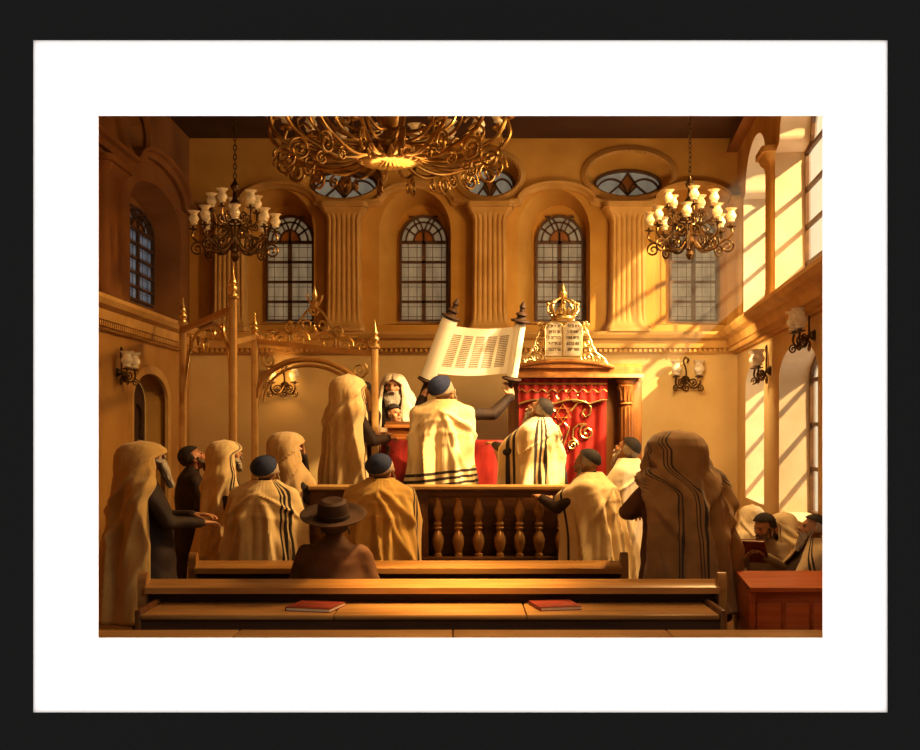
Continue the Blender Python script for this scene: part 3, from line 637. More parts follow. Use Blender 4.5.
# gold embroidery: star in the middle, scrolls at both sides, a small crown above
mb = MB(); ey = -.10; sz_ = az(413)
def etube(pts, r=.012): mb.tube([V((x,ey,z)) for x,z in pts], r, 6)
for r0 in (pi/2, -pi/2):
    tri = [(.115*cos(r0+2*pi*k/3), sz_+.115*sin(r0+2*pi*k/3)) for k in range(3)]; mb.tube([V((x,ey,z)) for x,z in tri], .011, 6, closed=True)
for s in (-1, 1):
    etube([(s*x, z) for x,z in [(.10,sz_+.02),(.19,sz_+.13),(.28,sz_+.14),(.35,sz_+.07),(.34,sz_-.02),(.28,sz_-.05),(.24,sz_),(.28,sz_+.05)]], .013)
    etube([(s*(.30+p[0]), sz_-.24+p[1]) for p in spiral((0,0), .10, 1.6, pi/2, 26)], .013); etube([(s*x, z) for x,z in [(.30,sz_-.14),(.20,sz_-.14),(.13,sz_-.20),(.12,sz_-.30),(.18,sz_-.36)]], .012)
    etube([(s*(.12+p[0]), sz_-.40+p[1]) for p in spiral((0,0), .07, 1.6, 0, 22)], .011); etube([(s*x, z) for x,z in [(.02,sz_-.13),(.08,sz_-.18),(.05,sz_-.28),(0,sz_-.42)]], .012)
    etube([(s*(.16+p[0]), sz_+.19+p[1]) for p in spiral((0,0), .06, 1.5, pi, 20)], .010)
    etube([(s*x, z) for x,z in [(.0,sz_+.17),(.07,sz_+.18),(.10,sz_+.27),(.06,sz_+.30)]], .011)
etube([(-.09,sz_+.16),(.09,sz_+.16)], .013); etube([(0,sz_+.16),(0,sz_+.33)], .011); mb.ball((0,ey,sz_+.34), .02); etube([(-.05,sz_+.27),(0,sz_+.31),(.05,sz_+.27)], .010)
obj('gold_embroidery', mb, 'gilt', cur)
# tablets, scrollwork and crown on top
tb = MB(); zb_, zt_ = az(357), az(330); hw = .225
ol = [(-hw,zb_),(hw,zb_),(hw,zt_)]+arc(hw/2, zt_, hw/2, 0, pi, 10, .09)+arc(-hw/2, zt_, hw/2, 0, pi, 10, .09)
ol = [q for i, q in enumerate(ol) if i == 0 or (abs(q[0]-ol[i-1][0])+abs(q[1]-ol[i-1][1])) > 1e-4]
tb.holes(ol, [], lambda u, z: V((u,-.20,z))); tb.holes(ol, [], lambda u, z: V((u,-.12,z))); tb.rings([[V((a,-.20,b)) for a,b in ol], [V((a,-.12,b)) for a,b in ol]], cap=False)
to = obj('tablets', tb, 'tablet', t, False)
lt = MB(); rr = random.Random(3)
for cx_ in (-hw/2, hw/2):
    for r in range(5):
        z = zt_+.03-r*.072; x = cx_+.075
        while x > cx_-.07:
            w_ = rr.uniform(.012,.02); k = rr.randrange(4)
            lt.box((x-w_,-.204,z+.013), (x,-.199,z+.019))                                     # head stroke
            if k != 1: lt.box((x-.005,-.204,z-.012), (x,-.199,z+.019))
            if k in (1,2): lt.box((x-w_,-.204,z-.012), (x-w_+.005,-.199,z+.01))
            if k in (2,3): lt.box((x-w_,-.204,z-.014), (x,-.199,z-.009))
            x -= w_+rr.choice((.007,.007,.02))
obj('carved_letters', lt, 'ink', to, False)
fr_ = MB(); fr_.tube([V((a,-.19,b)) for a,b in ol], .013, 6, closed=True); fr_.tube([V((0,-.205,zb_)), V((0,-.205,zt_+.02))], .006, 5); obj('tablet_border', fr_, 'gilt', to)
sc = MB()
def st(pts, r=.014): sc.tube([V((x,-.15,z)) for x,z in pts], r, 6)
z0 = az(366)
for s in (-1, 1):
    for (x,z,r,tr,a0) in ((.30,.10,.085,1.6,pi),(.42,.07,.065,-1.6,0),(.50,.03,.04,1.5,1),(.30,.27,.06,-1.6,pi/2),(.27,.41,.05,1.5,pi),(.36,.20,.045,1.5,2),(.28,.52,.035,-1.5,0)):
        st([(s*(x+p[0]), z0+z+p[1]) for p in spiral((0,0), r, tr, a0, 24)], .014)
    st([(s*x, z0+z) for x,z in [(.56,.0),(.50,.09),(.41,.15),(.36,.24),(.33,.34),(.28,.44),(.25,.54)]], .014); st([(s*x, z0+z) for x,z in [(.58,-.01),(.40,.0),(.20,.0)]], .016)
for i in range(9): st([(-.24+.06*i+p[0]*.5, z0+.0+p[1]*.5) for p in spiral((0,0), .06, 1.2, i, 12)], .009)
obj('gilded_scrollwork', sc, 'gilt', t)
cr = MB(); zc0 = az(321); n = 8
cr.lathe([(.13,0),(.15,.015),(.15,.045),(.13,.06)], 20, 0, M.Translation((0,-.12,zc0)))
for k in range(n):
    a = 2*pi*k/n; cr.tube([V((q*cos(a), -.12+q*sin(a), zc0+z)) for q,z in ((.14,.05),(.19,.12),(.185,.18),(.12,.24),(.04,.27),(0,.275))], [.016,.016,.014,.012,.012,.012], 6)
    cr.ball((.185*cos(a), -.12+.185*sin(a), zc0+.20), .026, 0, 8, 6); cr.lathe([(.03,0),(.015,.03),(.028,.05),(.003,.09)], 6, 0, M.Translation((.15*cos(a+.39), -.12+.15*sin(a+.39), zc0+.06)))
cr.lathe([(.03,.26),(.05,.29),(.03,.32),(.045,.35),(.03,.39),(.004,.46)], 12, 0, M.Translation((0,-.12,zc0))); cr.ball((0,-.12,zc0+.33), .055)
for s in (-1,1): cr.tube([V((s*p[0],-.14,zc0-.03+p[1])) for p in spiral((.10,0), .06, 1.5, pi, 20)], .012, 6)
obj('crown', cr, 'gilt', t)

# ------------------------------------------------------------------ chandeliers and wall lamps
CUP = [(.012,-.02),(.028,-.014),(.033,-.004),(.022,.0),(.036,.010),(.045,.028),(.042,.047),(.030,.064),(.029,.075),(.044,.092),(.054,.100)]
def cup_mesh(k, name, mt):
    me = MB().lathe([(r*k,z*k) for r,z in CUP], 14).mesh(name); me.materials.append(MT[mt]); return me
def arm_mesh(pts, rad, extra=(), n=6):
    mb = MB(); mb.tube([V((r,0,z)) for r,z in pts], rad, n)
    for e, rr_ in extra: mb.tube([V((r,0,z)) for r,z in e], rr_, n)
    return mb
def smooth_path(pts, sub=6):
    out = []; P = [V((*p,0)) for p in pts]
    for i in range(len(P)-1):
        a, b, c, d = P[max(i-1,0)], P[i], P[i+1], P[min(i+2,len(P)-1)]
        for k in range(sub):
            t_ = k/sub; q = .5*((2*b)+(c-a)*t_+(2*a-5*b+4*c-d)*t_*t_+(3*b-a-3*c+d)*t_**3); out.append((q.x,q.y))
    return out+[tuple(pts[-1])]
def small_chandelier(label, loc, rz, mt):
    t = thing('chandelier', label, 'chandelier', loc, rz, 'small bronze chandeliers')
    mb = MB(); mb.lathe([(.008,-.42),(.03,-.40),(.05,-.36),(.03,-.32),(.06,-.28),(.075,-.22),(.05,-.17),(.03,-.14),(.05,-.10),(.085,-.04),(.07,.02),(.03,.06),(.025,.16),(.045,.19),(.06,.23),(.03,.27),(.022,.36),(.045,.39),(.05,.42),(.02,.46),(.012,.5)], 16)
    obj('stem', mb, 'bronze', t)
    mb = MB(); z = .5; i = 0; top = ZC-loc[2]
    while z < top-.04:
        ca, sa = (1,0) if i % 2 == 0 else (0,1); mb.tube([V((.018*cos(a)*ca, .018*cos(a)*sa, z+.028+.034*sin(a))) for a in [2*pi*k/8 for k in range(8)]], .006, 4, closed=True); z += .052; i += 1
    obj('chain', mb, 'bronze', t); obj('ceiling_rose', MB().lathe([(.09,top),(.09,top-.02),(.05,top-.05),(.02,top-.07)], 14), 'bronze', t)
    lo_ = smooth_path([(.05,-.20),(.13,-.30),(.24,-.31),(.33,-.24),(.41,-.20),(.455,-.15),(.44,-.09)])
    lo = arm_mesh(lo_, .014, [(spiral((.20,-.22), .085, 1.5, -pi/2, 24), .011), (spiral((.40,-.29), .075, -1.5, pi/2, 22), .011), (spiral((.12,-.10), .07, 1.4, 0, 22), .010), (smooth_path([(.06,-.02),(.15,-.12),(.25,-.15),(.33,-.22)]), .010)])
    lo.lathe([(.006,0),(.05,.012),(.055,.02),(.02,.025),(.02,.05)], 12, 0, M.Translation((.44,0,-.09))); lm = lo.mesh('arm'); lm.materials.append(MT['bronze'])
    up = arm_mesh(smooth_path([(.03,.05),(.10,-.02),(.19,-.01),(.255,.05),(.26,.13)]), .012, [(spiral((.13,.07), .06, 1.5, -pi/2, 20), .010), (spiral((.23,-.02), .045, -1.4, pi/2, 18), .009)])
    up.lathe([(.006,0),(.045,.012),(.05,.02),(.02,.025),(.02,.05)], 12, 0, M.Translation((.26,0,.13))); um = up.mesh('arm'); um.materials.append(MT['bronze'])
    cm = cup_mesh(1.25, 'glass_cup', mt)
    for k in range(8):
        a = link('arm', lm, [], t); a.rotation_euler = (0,0,2*pi*k/8); link('glass_cup', cm, [], a, (.44,0,0))
    for k in range(5):
        a = link('arm', um, [], t); a.rotation_euler = (0,0,2*pi*k/5+.4); link('glass_cup', cm, [], a, (.26,0,.21))
    return t
small_chandelier('bronze scroll chandelier with glass cups hanging left, above the gilded posts', at(235,224,91), .2, 'cup')
small_chandelier('bronze scroll chandelier with glass cups hanging right, before the window next to the sunlit wall', at(690,222,91), .5, 'cup')
# the great brass chandelier in the middle, cut off by the upper edge
gl = at(390,160,96)
t = thing('chandelier', 'great brass chandelier with many curling arms at the top centre, cut off above', 'chandelier', gl)
mb = MB(); mb.lathe([(.012,-.02),(.10,.0),(.18,.04),(.235,.10),(.25,.15),(.20,.18),(.10,.21),(.07,.30),(.12,.36),(.15,.44),(.09,.52),(.05,.60),(.08,.68),(.03,.78),(.02,ZC-gl.z)], 24); obj('hub', mb, 'brass', t)
for k in range(20):
    a = 2*pi*k/20+.1; lf = MB(); 
    lf.rings([[V((r, w_*c, z+.012*abs(c))) for c in (-1,-.5,0,.5,1)] for r, w_, z in ((.10,.012,.0),(.20,.045,-.05),(.30,.052,-.045),(.36,.034,.0),(.40,.006,.06))], closed=False)
    o = obj('leaf_petal', lf, 'gilt', t); o.rotation_euler = (0,0,a)
am_ = arm_mesh(smooth_path([(.18,.10),(.40,-.02),(.66,-.05),(.92,.02),(1.14,.12),(1.25,.27),(1.22,.42)]), [.022]*37, [
    (smooth_path([(.22,.14),(.45,.10),(.70,.10),(.90,.17),(.98,.30),(.90,.38),(.82,.32)]), .016),
    (spiral((1.10,-.06), .115, 1.5, pi/2, 28), .016), (spiral((.84,-.11), .07, -1.5, pi/2, 24), .013), (smooth_path([(.55,-.05),(.78,-.02),(1.0,.06),(1.18,.02),(1.22,-.08)]), .014)], 8)
am_.lathe([(.008,0),(.07,.015),(.08,.03),(.03,.035),(.03,.07)], 12, 0, M.Translation((1.22,0,.42))); am = am_.mesh('arm'); am.materials.append(MT['brass'])
sp = arm_mesh(smooth_path([(.10,.30),(.30,.26),(.50,.30),(.66,.42),(.70,.56)]), .018, [(spiral((.50,.42), .08, 1.5, -pi/2, 24), .013)], 8)
sp.lathe([(.008,0),(.07,.015),(.08,.03),(.03,.035),(.03,.07)], 12, 0, M.Translation((.70,0,.56))); sm_ = sp.mesh('arm'); sm_.materials.append(MT['brass'])
cm = cup_mesh(1.7, 'glass_cup', 'cup')
for k in range(18):
    a = link('arm', am, [], t); a.rotation_euler = (0,0,2*pi*k/18); link('glass_cup', cm, [], a, (1.22,0,.53))
for k in range(9):
    a = link('arm', sm_, [], t); a.rotation_euler = (0,0,2*pi*k/9+.17); link('glass_cup', cm, [], a, (.70,0,.67))
def sconce(label, W, u, z, mt='cup', k=1.):
    """two-armed wall lamp; local x along the wall, y out of it"""
    p = W.p(u, z, 0); t = thing('wall_lamp', label, 'wall lamp', p, 0, 'bronze wall lamps'); X = W.U if W is not LW else -W.U
    t.matrix_world = M.Translation(p) @ M(((W.U.x,W.N.x,0,0),(W.U.y,W.N.y,0,0),(0,0,1,0),(0,0,0,1)))
    mb = MB(); mb.lathe([(.055*k,0),(.055*k,.012),(.04*k,.02),(.045*k,.03),(.015*k,.05),(.02*k,.06),(.004*k,.075)], 14, 0, M.Rotation(-pi/2, 4, 'X')); obj('backplate', mb, 'bronze', t)
    mb = MB(); mb.tube([V((p_[0]*k,.05*k,p_[1]*k)) for p_ in smooth_path([(0,-.02),(.0,.12),(-.03,.22),(-.01,.28),(.03,.25),(.015,.21)])], .010*k, 6); mb.tube([V((p_[0]*k,.05*k,p_[1]*k)) for p_ in spiral((0,-.10), .05, 1.5, pi/2, 20)], .009*k, 6); obj('back_scroll', mb, 'bronze', t)
    for s in (-1, 1):
        mb = MB(); f3 = lambda q: V((s*q[0]*k, (.05+q[0]*.75)*k, q[1]*k))
        mb.tube([f3(q) for q in smooth_path([(0,0),(.05,-.09),(.11,-.10),(.15,-.04),(.14,.02)])], .011*k, 6); mb.tube([f3(q) for q in spiral((.07,-.03), .05, 1.5, -pi/2, 20)], .009*k, 6); mb.tube([f3(q) for q in spiral((.15,-.11), .04, -1.4, pi/2, 18)], .008*k, 6)
        mb.lathe([(.006*k,0),(.05*k,.01*k),(.052*k,.018*k),(.02*k,.022*k),(.02*k,.04*k)], 12, 0, M.Translation(f3((.14,.02)))); a = obj('arm', mb, 'bronze', t)
        c = MB().lathe([(r*1.5*k,z_*1.5*k) for r,z_ in CUP], 14, 0, M.Translation(f3((.14,.08)))); obj('glass_cup', c, mt, a)
    return t
sconce('bronze two-cup wall lamp on the left wall beside the dark doorway', LW, ly(117)*1.0, EYE-(373-HY)/88, 'cup')
sconce('bronze two-cup wall lamp on the back wall under the canopy arch', BW, bx(285), bz(386), 'cup', 1.15)
sconce('bronze two-cup wall lamp on the sunlit back wall right of the ark', BW, bx(685), bz(380), 'cup_off', 1.15)
sconce('bronze two-cup wall lamp on the right wall, the farther one near the corner', RW, ry(771), EYE-(371-HY)/86, 'cup_off', 1.05)
sconce('bronze two-cup wall lamp on the right wall, the nearer one at the picture edge', RW, ry(822)+.32, EYE-(338-HY)/104, 'cup_off', 1.05)

# ------------------------------------------------------------------ people
def build_hand():
    """right hand, palm down: fingers along +y, thumb on the -x side, wrist at the origin"""
    mb = MB(); mb.ball((0,.05,0), (.040,.055,.017)); mb.rcone((-.018,.01,0), .020, (-.022,.085,0), .014); mb.rcone((.018,.01,0), .019, (.024,.08,-.002), .013); mb.rcone((0,-.03,0), .026, (0,.02,0), .026)
    for x, y, L, sp in ((-.030,.088,.072,-.08),(-.010,.094,.080,-.02),(.011,.091,.075,.04),(.030,.082,.058,.12)):
        p = V((x,y,0)); a = .25; pts = [p]; d0 = V((sp,1,0)).normalized()
        for q in (.45,.32,.25):
            d = V((d0.x, d0.y*cos(a), -sin(a))); p = p+d*L*q; pts.append(p); a += .42
        mb.chain(pts, [.0095,.0088,.008,.007])
    mb.chain([V((-.028,.02,-.004)), V((-.055,.05,-.012)), V((-.062,.078,-.022)), V((-.058,.10,-.032))], [.014,.011,.0095,.008])
    return remesh(mb, .0042, 2)
HAND = build_hand()
def hand_at(mb, wrist, direction, back, side, k=1.):
    d = V(direction).normalized(); b = V(back); b = (b-d*b.dot(d)).normalized(); x = d.cross(b)
    m = M(((x.x,d.x,b.x,wrist[0]),(x.y,d.y,b.y,wrist[1]),(x.z,d.z,b.z,wrist[2]),(0,0,0,1))) @ M.Diagonal((-k if side < 0 else k, k, k, 1))
    mb.merge(HAND, m)
def smooth1(a): a = max(0,min(1,a)); return a*a*(3-2*a)

def drape(bvh, axis, zs, opens, nu=150, folds=7, amp=.035, seed=0, gap=.018, hem=None, rmax=.6, cflare=.0, zhull=1.2, taut=.75, puff=None, swag=.0, ridges=(), close=False):
    """a cloth hung over a body: the taut outline round the body at every height, made to hang, then folded"""
    rr = random.Random(seed); nz_ = len(zs); NT = 120; Rr = [[0.]*NT for _ in range(nz_)]
    for i, z in enumerate(zs):
        c = axis(z)
        for j in range(NT):
            a = 2*pi*j/NT; d = V((sin(a), cos(a), 0)); hit = bvh.ray_cast(V((c[0],c[1],z))+d*rmax, -d, rmax*1.0)
            if hit[0] is not None: Rr[i][j] = rmax-hit[3]+gap
    nh = max(2, sum(1 for z in zs if z > zhull))
    for j in range(NT):                                  # taut from the crown to the chest: upper hull of (z, r)
        col = [Rr[i][j] for i in range(nz_)]; hull = []
        for i in range(nh):
            while len(hull) >= 2:
                (a, ra), (b, rb) = hull[-2], hull[-1]
                if (rb-ra)*(zs[a]-zs[i]) <= (col[i]-ra)*(zs[a]-zs[b])+1e-9: hull.pop()
                else: break
            hull.append((i, col[i]))
        for (a, ra), (b, rb) in zip(hull, hull[1:]):
            for i in range(a, b+1):
                t = (zs[a]-zs[i])/max(1e-6, zs[a]-zs[b]); h_ = ra+(rb-ra)*t; Rr[i][j] = max(col[i], col[i]+(h_-col[i])*taut)
        m = 0
        for i in range(nz_):
            m = max(m*.997, Rr[i][j]); Rr[i][j] = m
    for _ in range(5):
        Rr = [[(row[j-1]+2*row[j]+row[(j+1) % NT])/4 for j in range(NT)] for row in Rr]
    ph = [rr.uniform(0,6.28) for _ in range(6)]; mb = MB(); vs = []; uv = []
    z0, z1 = zs[0], zs[-1]
    for i, z in enumerate(zs):
        c = axis(z); o, oL = opens(z); t = (z0-z)/(z0-z1)
        for k in range(nu+1):
            u = k/nu; a = o+(2*pi-o-oL)*u; f = (a/(2*pi)*NT) % NT; j = int(f); g = f-j
            r = Rr[i][j]*(1-g)+Rr[i][(j+1) % NT]*g
            A = amp*2.1*smooth1((t-.08)*2.4)*(.55+.6*t)
            if puff: r += puff(z, a)
            s = sin(folds*a+ph[0]+.8*sin(2*a+ph[1])+t*2.6*sin(ph[5]))+.5*sin(folds*1.9*a+ph[2]+t)+.35*sin(3*a+ph[3]-t*2.5)
            s = s/1.5; s = s*.55+.9*(1-abs(sin(folds*.5*a+ph[4]+.9*sin(a*1.5+ph[0])+t*2.2)))**2-.25
            r += A*s*.6+cflare*t*t
            if swag: r += swag*(1-abs(sin((zs[0]-z)*26+2.6*cos(a-pi+.15*sin(ph[1]))+ph[2])))**1.6*smooth1((zs[0]-z-.10)/.10)*(1-smooth1((zs[0]-z-.30)/.30))*max(0,-cos(a))**.6

            for a0, za, a1, zb_, h_, w_ in ridges:       # single heavy folds running aslant over the cloth
                q = (za-z)/(za-zb_)
                if -.12 < q < 1.12:
                    ac = a0+(a1-a0)*max(0,min(1,q))**.75; dd = (a-ac)*r
                    r += h_*math.exp(-(dd/w_)**2)*smooth1((q+.12)/.2)*smooth1((1.12-q)/.3)
            if close and i == 0: r = .001
            e = min(u, 1-u)                              # the free edges roll inwards a little
            r -= .02*max(0,1-e/.03)
            dz_ = (hem(a) if hem else 0)*t*t
            vs.append(V((c[0]+r*sin(a), c[1]+r*cos(a), z+dz_))); uv.append((u, t))
    fs = [(i*(nu+1)+k, i*(nu+1)+k+1, (i+1)*(nu+1)+k+1, (i+1)*(nu+1)+k) for i in range(nz_-1) for k in range(nu)]
    mb.add(vs, fs); return mb, uv

def person(label, px, ytop, s, zf, rot, *, sit=False, lean=(0,0), yaw=0, pitch=0, arms=None, coat='coat', tallit=None, beard=None, beard_m='beard',
           cap=None, cap_m='black_cap', hair=None, fat=1., hnom=1.75, skin='skin', skin_arms=False, cap_back=.35, group=None, hs=1.12, wide=1.15, grab=None):
    head_z = EYE-(ytop-HY)/s; top = (hnom if not sit else hnom-.43)+(.03 if (cap or (tallit and tallit.get('head'))) else 0)+(.07 if cap == 'hat' else 0)+.21*(hs-1)
    k = (head_z-zf)/top
    P0 = at(px, ytop, s); root = thing('person', label, 'person', (P0.x, P0.y, zf), R(rot), group)
    dn = .43 if sit else 0; lx, ly_ = lean
    sh = lambda z: ((z+dn-.9)/.72)
    off = lambda z: V((lx*max(0,sh(z))**1.4 if sh(z) > 0 else 0, ly_*max(0,sh(z))**1.4 if sh(z) > 0 else 0, 0))
    U = lambda x, y, z: V((x, y, z-dn))+off(z-dn)
    headc = U(0, .015, 1.625+.10*(hs-1)); HMx = M.Translation(headc) @ M.Rotation(R(yaw), 4, 'Z') @ M.Rotation(R(pitch), 4, 'X') @ M.Diagonal((hs,hs,hs,1))
    def torso(mb, g, skirt=None, hips=True):
        prof = [(.86,.155,.115,-.0),(.95,.168*fat,.125*fat,0),(1.08,.155*fat,.118*fat,.01*fat),(1.2,.162*fat,.118*fat,.005),(1.32,.178,.118,-.01),(1.40,.178,.100,-.02),(1.455,.135,.078,-.02),(1.49,.075,.062,-.01),(1.52,.055,.055,0)]
        if skirt is not None: prof = [(skirt,.24*fat**.5,.19*fat**.5,.0),(skirt*.6+.34,.215*fat**.5,.165*fat**.5,0)]+prof[1:]
        rs = []
        for z, a, b, yo in prof:
            rs.append([U((a+g)*cos(2*pi*q/28), yo+(b+g)*sin(2*pi*q/28), z) for q in range(28)])
        mb.rings(rs)
    arms = arms or {}
    dflt = lambda sd: ((sd*.25,.02,1.13), (sd*.13,.24,1.06))
    J = {}
    for sd, key in ((-1,'L'),(1,'R')):
        e, w = arms.get(key, dflt(sd)); J[sd] = (U(sd*.165,-.02,1.405), V(e)-V((0,0,dn))+(off(e[2]-dn) if arms.get(key) is None else V()), V(w)-V((0,0,dn))+(off(w[2]-dn) if arms.get(key) is None else V()))
    for key, tgt in (grab or {}).items():              # a hand that grips something in the room
        sd = -1 if key == 'L' else 1; q = M.Rotation(-R(rot), 4, 'Z') @ (V(tgt)-V((P0.x, P0.y, zf))); w = V((q.x/(k*wide), q.y/(k*wide), q.z/k))
        a = J[sd][0]; m_ = (a+w)/2+V((sd*.05,-.02,-.10)); J[sd] = (a, m_, w)
    if sit: legs = {sd: [V((sd*.09,0,.50)), V((sd*.13,.42,.50)), V((sd*.13,.42,.09)), V((sd*.13,.53,.04))] for sd in (-1,1)}
    else: legs = {sd: [V((sd*.09,0,.90)), V((sd*.10,.02,.50)), V((sd*.10,-.01,.09)), V((sd*.11,.13,.035))] for sd in (-1,1)}
    # body: one continuous surface
    mb = MB(); torso(mb, 0)
    for sd in (-1,1):
        a, e, w = J[sd]; mb.rcone(a, .052, e, .040); mb.rcone(e, .040, w, .027)
        g = legs[sd]; mb.rcone(g[0], .085, g[1], .056); mb.rcone(g[1], .055, g[2], .040); mb.rcone(g[2], .038, g[3], .03)
    mb.rcone(U(0,-.012,1.47), .058, HMx @ V((0,-.02,-.06)), .052)
    mb.ball((0,-.012,.022), (.076,.094,.096), mtx=HMx); mb.ball((0,.028,-.05), (.056,.058,.072), mtx=HMx); mb.ball((0,.055,-.092), (.026,.024,.022), mtx=HMx)
    mb.rcone(HMx @ V((0,.078,.016)), .010, HMx @ V((0,.106,-.026)), .015); mb.ball((0,.092,-.028), (.021,.014,.011), mtx=HMx)
    mb.ball((0,.074,.030), (.050,.016,.012), mtx=HMx); mb.ball((0,.078,-.062), (.026,.012,.011), mtx=HMx)
    for sd in (-1,1):
        mb.ball((sd*.042,.058,-.025), (.024,.022,.022), mtx=HMx); mb.ball((sd*.077,-.008,-.005), (.012,.022,.034), mtx=HMx)
    body = remesh(mb, .0125, 1)
    for sd in (-1,1):
        a, e, w = J[sd]; hd = arms.get('h'+('L' if sd < 0 else 'R'), ((w-e).normalized(), V((0,0,1)))); hand_at(body, w, hd[0], hd[1], sd, 1.0)
    n0 = len(body.f)
    for sd in (-1,1): body.ball((sd*.030,.078,.008), (.0105,.009,.0065), 1, 8, 6, HMx)
    body.ball((0,.088,-.064), (.022,.006,.005), 2, 8, 6, HMx); body.ball((0,.087,-.072), (.018,.006,.005), 2, 8, 6, HMx)
    sc_ = M.Diagonal((k*wide,k*wide,k,1)); body.move(sc_); obj('body', body, [skin,'eye','lip'], root)
    # clothes
    ct = MB(); torso(ct, .022, None if sit else .30)
    prox = MB(); torso(prox, .024, None if sit else .30)
    for sd in (-1,1):
        a, e, w = J[sd]; we = e+(w-e)*.93; ct.rcone(a, .072, e, .060); ct.rcone(e, .060, we, .046)
        if tallit and sd in tallit.get('skip', ()): prox.ball(a, .082)
        else: prox.rcone(a, .074, e+(w-e)*tallit.get('fore', 0) if tallit else e, .062)
    ct.rcone(U(0,-.012,1.46), .066, U(0,-.005,1.525), .064)
    ctm = remesh(ct, .016, 2); rr = random.Random(label)
    o_ = rr.uniform(0,9)
    for p in ctm.v: p += V((noise.noise(p*9+V((o_,0,0))), noise.noise(p*9+V((0,o_,3))), 0))*.012
    ctm.move(sc_); obj('coat', ctm, coat, root)
    tr = MB()
    for sd in (-1,1):
        g = legs[sd]; tr.rcone(g[0], .10, g[1], .075); tr.rcone(g[1], .074, g[2], .062)
    obj('trousers', remesh(tr, .016, 1).move(sc_), coat, root)
    for sd in (-1,1):
        g = legs[sd]; q = MB(); q.rcone(g[2]+V((0,-.03,-.035)), .05, g[2]+V((sd*.01,.13,-.045)), .042); q.ball(g[2]+V((0,0,0)), (.05,.055,.05)); q.box(g[2]+V((-.045,-.075,-.09)), g[2]+V((.05,.16,-.075))); obj('shoe', remesh(q, .011, 1).move(sc_), 'coat', root)
    HS = sc_ @ HMx
    if beard:
        L, wd = beard; bmx = MB(); rs = []
        DN = V((sin(R(-yaw))*.30, cos(R(yaw))*.30, -1)).normalized()      # the free beard hangs, whichever way the face tilts
        chin = HMx @ V((0,.055,-.085)); XA = (HMx.to_3x3() @ V((1,0,0))).normalized()
        for i in range(15):
            t = i/14
            if t <= .35:
                q_ = t/.35; ctr = HMx @ V((0,.035+.025*q_,.0-.085*q_)); YA = (HMx.to_3x3() @ V((0,1,-.35*q_))).normalized(); wv = .062*hs
            else:
                q_ = (t-.35)/.65; ctr = chin+DN*L*q_; YA = (HMx.to_3x3() @ V((0,1,-.35))).normalized().lerp(DN.cross(XA)*(-1 if DN.cross(XA).y < 0 else 1), min(1,q_*1.6)).normalized(); wv = hs*(.062*wd*(1-q_**2.4)+.010)
            th = .044*(1-.55*t); row = []
            for q in range(18):
                an = 2*pi*q/18; n_ = .014*noise.noise(V((q*.9,i*.6,L*30)))*(.4+t)
                row.append(sc_ @ (ctr+XA*(wv+n_)*cos(an)+YA*((th+n_)*sin(an)-(.022*cos(an)**2 if t < .35 else 0))))
            rs.append(row)
        bmx.rings(rs); bmx.tube([HS @ V((x,.096-.25*x*x*8,-.048-.5*abs(x))) for x in (-.04,-.02,0,.02,.04)], [.006*k,.010*k,.009*k,.010*k,.006*k], 6); obj('beard', bmx, beard_m, root)
    if hair:
        hm = MB(); rs = []
        for i in range(9):                                # shell over the back and sides of the head
            t = i/8; th = pi*.04+t*pi*.60
            rs.append([HS @ V((.083*sin(th)*sin(a)*1.02, -.012-.102*sin(th)*cos(a)-.0*t, .022+.105*cos(th)+.004*noise.noise(V((a*6,i,1))))) for a in [(-1.75+3.5*q/20)*(1 if t > .35 else 1.25) for q in range(21)]])
        hm.rings(rs, closed=False); h_ = obj('hair', hm, hair, root); sm = h_.modifiers.new('s', 'SOLIDIFY'); sm.thickness = .012*k; sm.offset = 0
        for sd in (-1,1):
            hm = MB(); hm.tube([HS @ V((sd*(.078+.004*sin(q*1.3)), .022+.006*cos(q*1.3), -.0-.014*q)) for q in range(8)], [.010*k*(1-.06*q) for q in range(8)], 6); obj('sidelock', hm, hair, root)
    if cap == 'kippah':
        cmx = MB(); X = HS @ M.Translation((0,-.012,.022)) @ M.Rotation(cap_back, 4, 'X')
        cmx.lathe([(.094*sin(q), .117*cos(q)) for q in [R(68-68*i/10) for i in range(11)]], 24, 0, X, 1, 1.16); cmx.tube([X @ V((.0875*cos(a), .101*sin(a), .044)) for a in [2*pi*q/24 for q in range(24)]], .004*k, 5, closed=True); obj('skullcap', cmx, cap_m, root)
    if cap == 'hat':
        X = HS @ M.Translation((0,-.01,.055)) @ M.Rotation(-.05, 4, 'X'); hm = MB()
        hm.lathe([(.082,-.005),(.082,0),(.13,.002),(.165,.012),(.190,.034),(.193,.041),(.187,.042),(.16,.024),(.12,.014),(.094,.016),(.092,.04),(.088,.10),(.080,.140),(.06,.155),(.03,.148),(.002,.140)], 40, 0, X, 1, 1.08); ht = obj('hat', hm, 'hat', root)
        hm = MB(); hm.lathe([(.0935,.018),(.096,.02),(.095,.05),(.092,.052)], 40, 0, X, 1, 1.08); obj('hat_band', hm, 'coat', ht)
    if tallit:
        bv = prox
        hdm = MB(); hd_ = tallit.get('hood', 0); hdm.ball((tallit.get('hx', 0),-.012,.022-.8*hd_), (.080+hd_,.098+hd_,.10+hd_*1.0), mtx=HMx); hdm.ball((0,.02,-.05), (.058,.05,.07), mtx=HMx)
        head = tallit.get('head')
        if head: bv.merge(hdm)
        bv.rcone(U(0,-.012,1.45), .07, U(0,-.005,1.53), .066)
        bvh = BVHTree.FromPolygons(bv.v, bv.f)
        hz = tallit.get('hem', .55); ztop = (headc.z+.125*hs+hd_*.2*hs+(tallit.get('peak',0))) if head else 1.548-dn
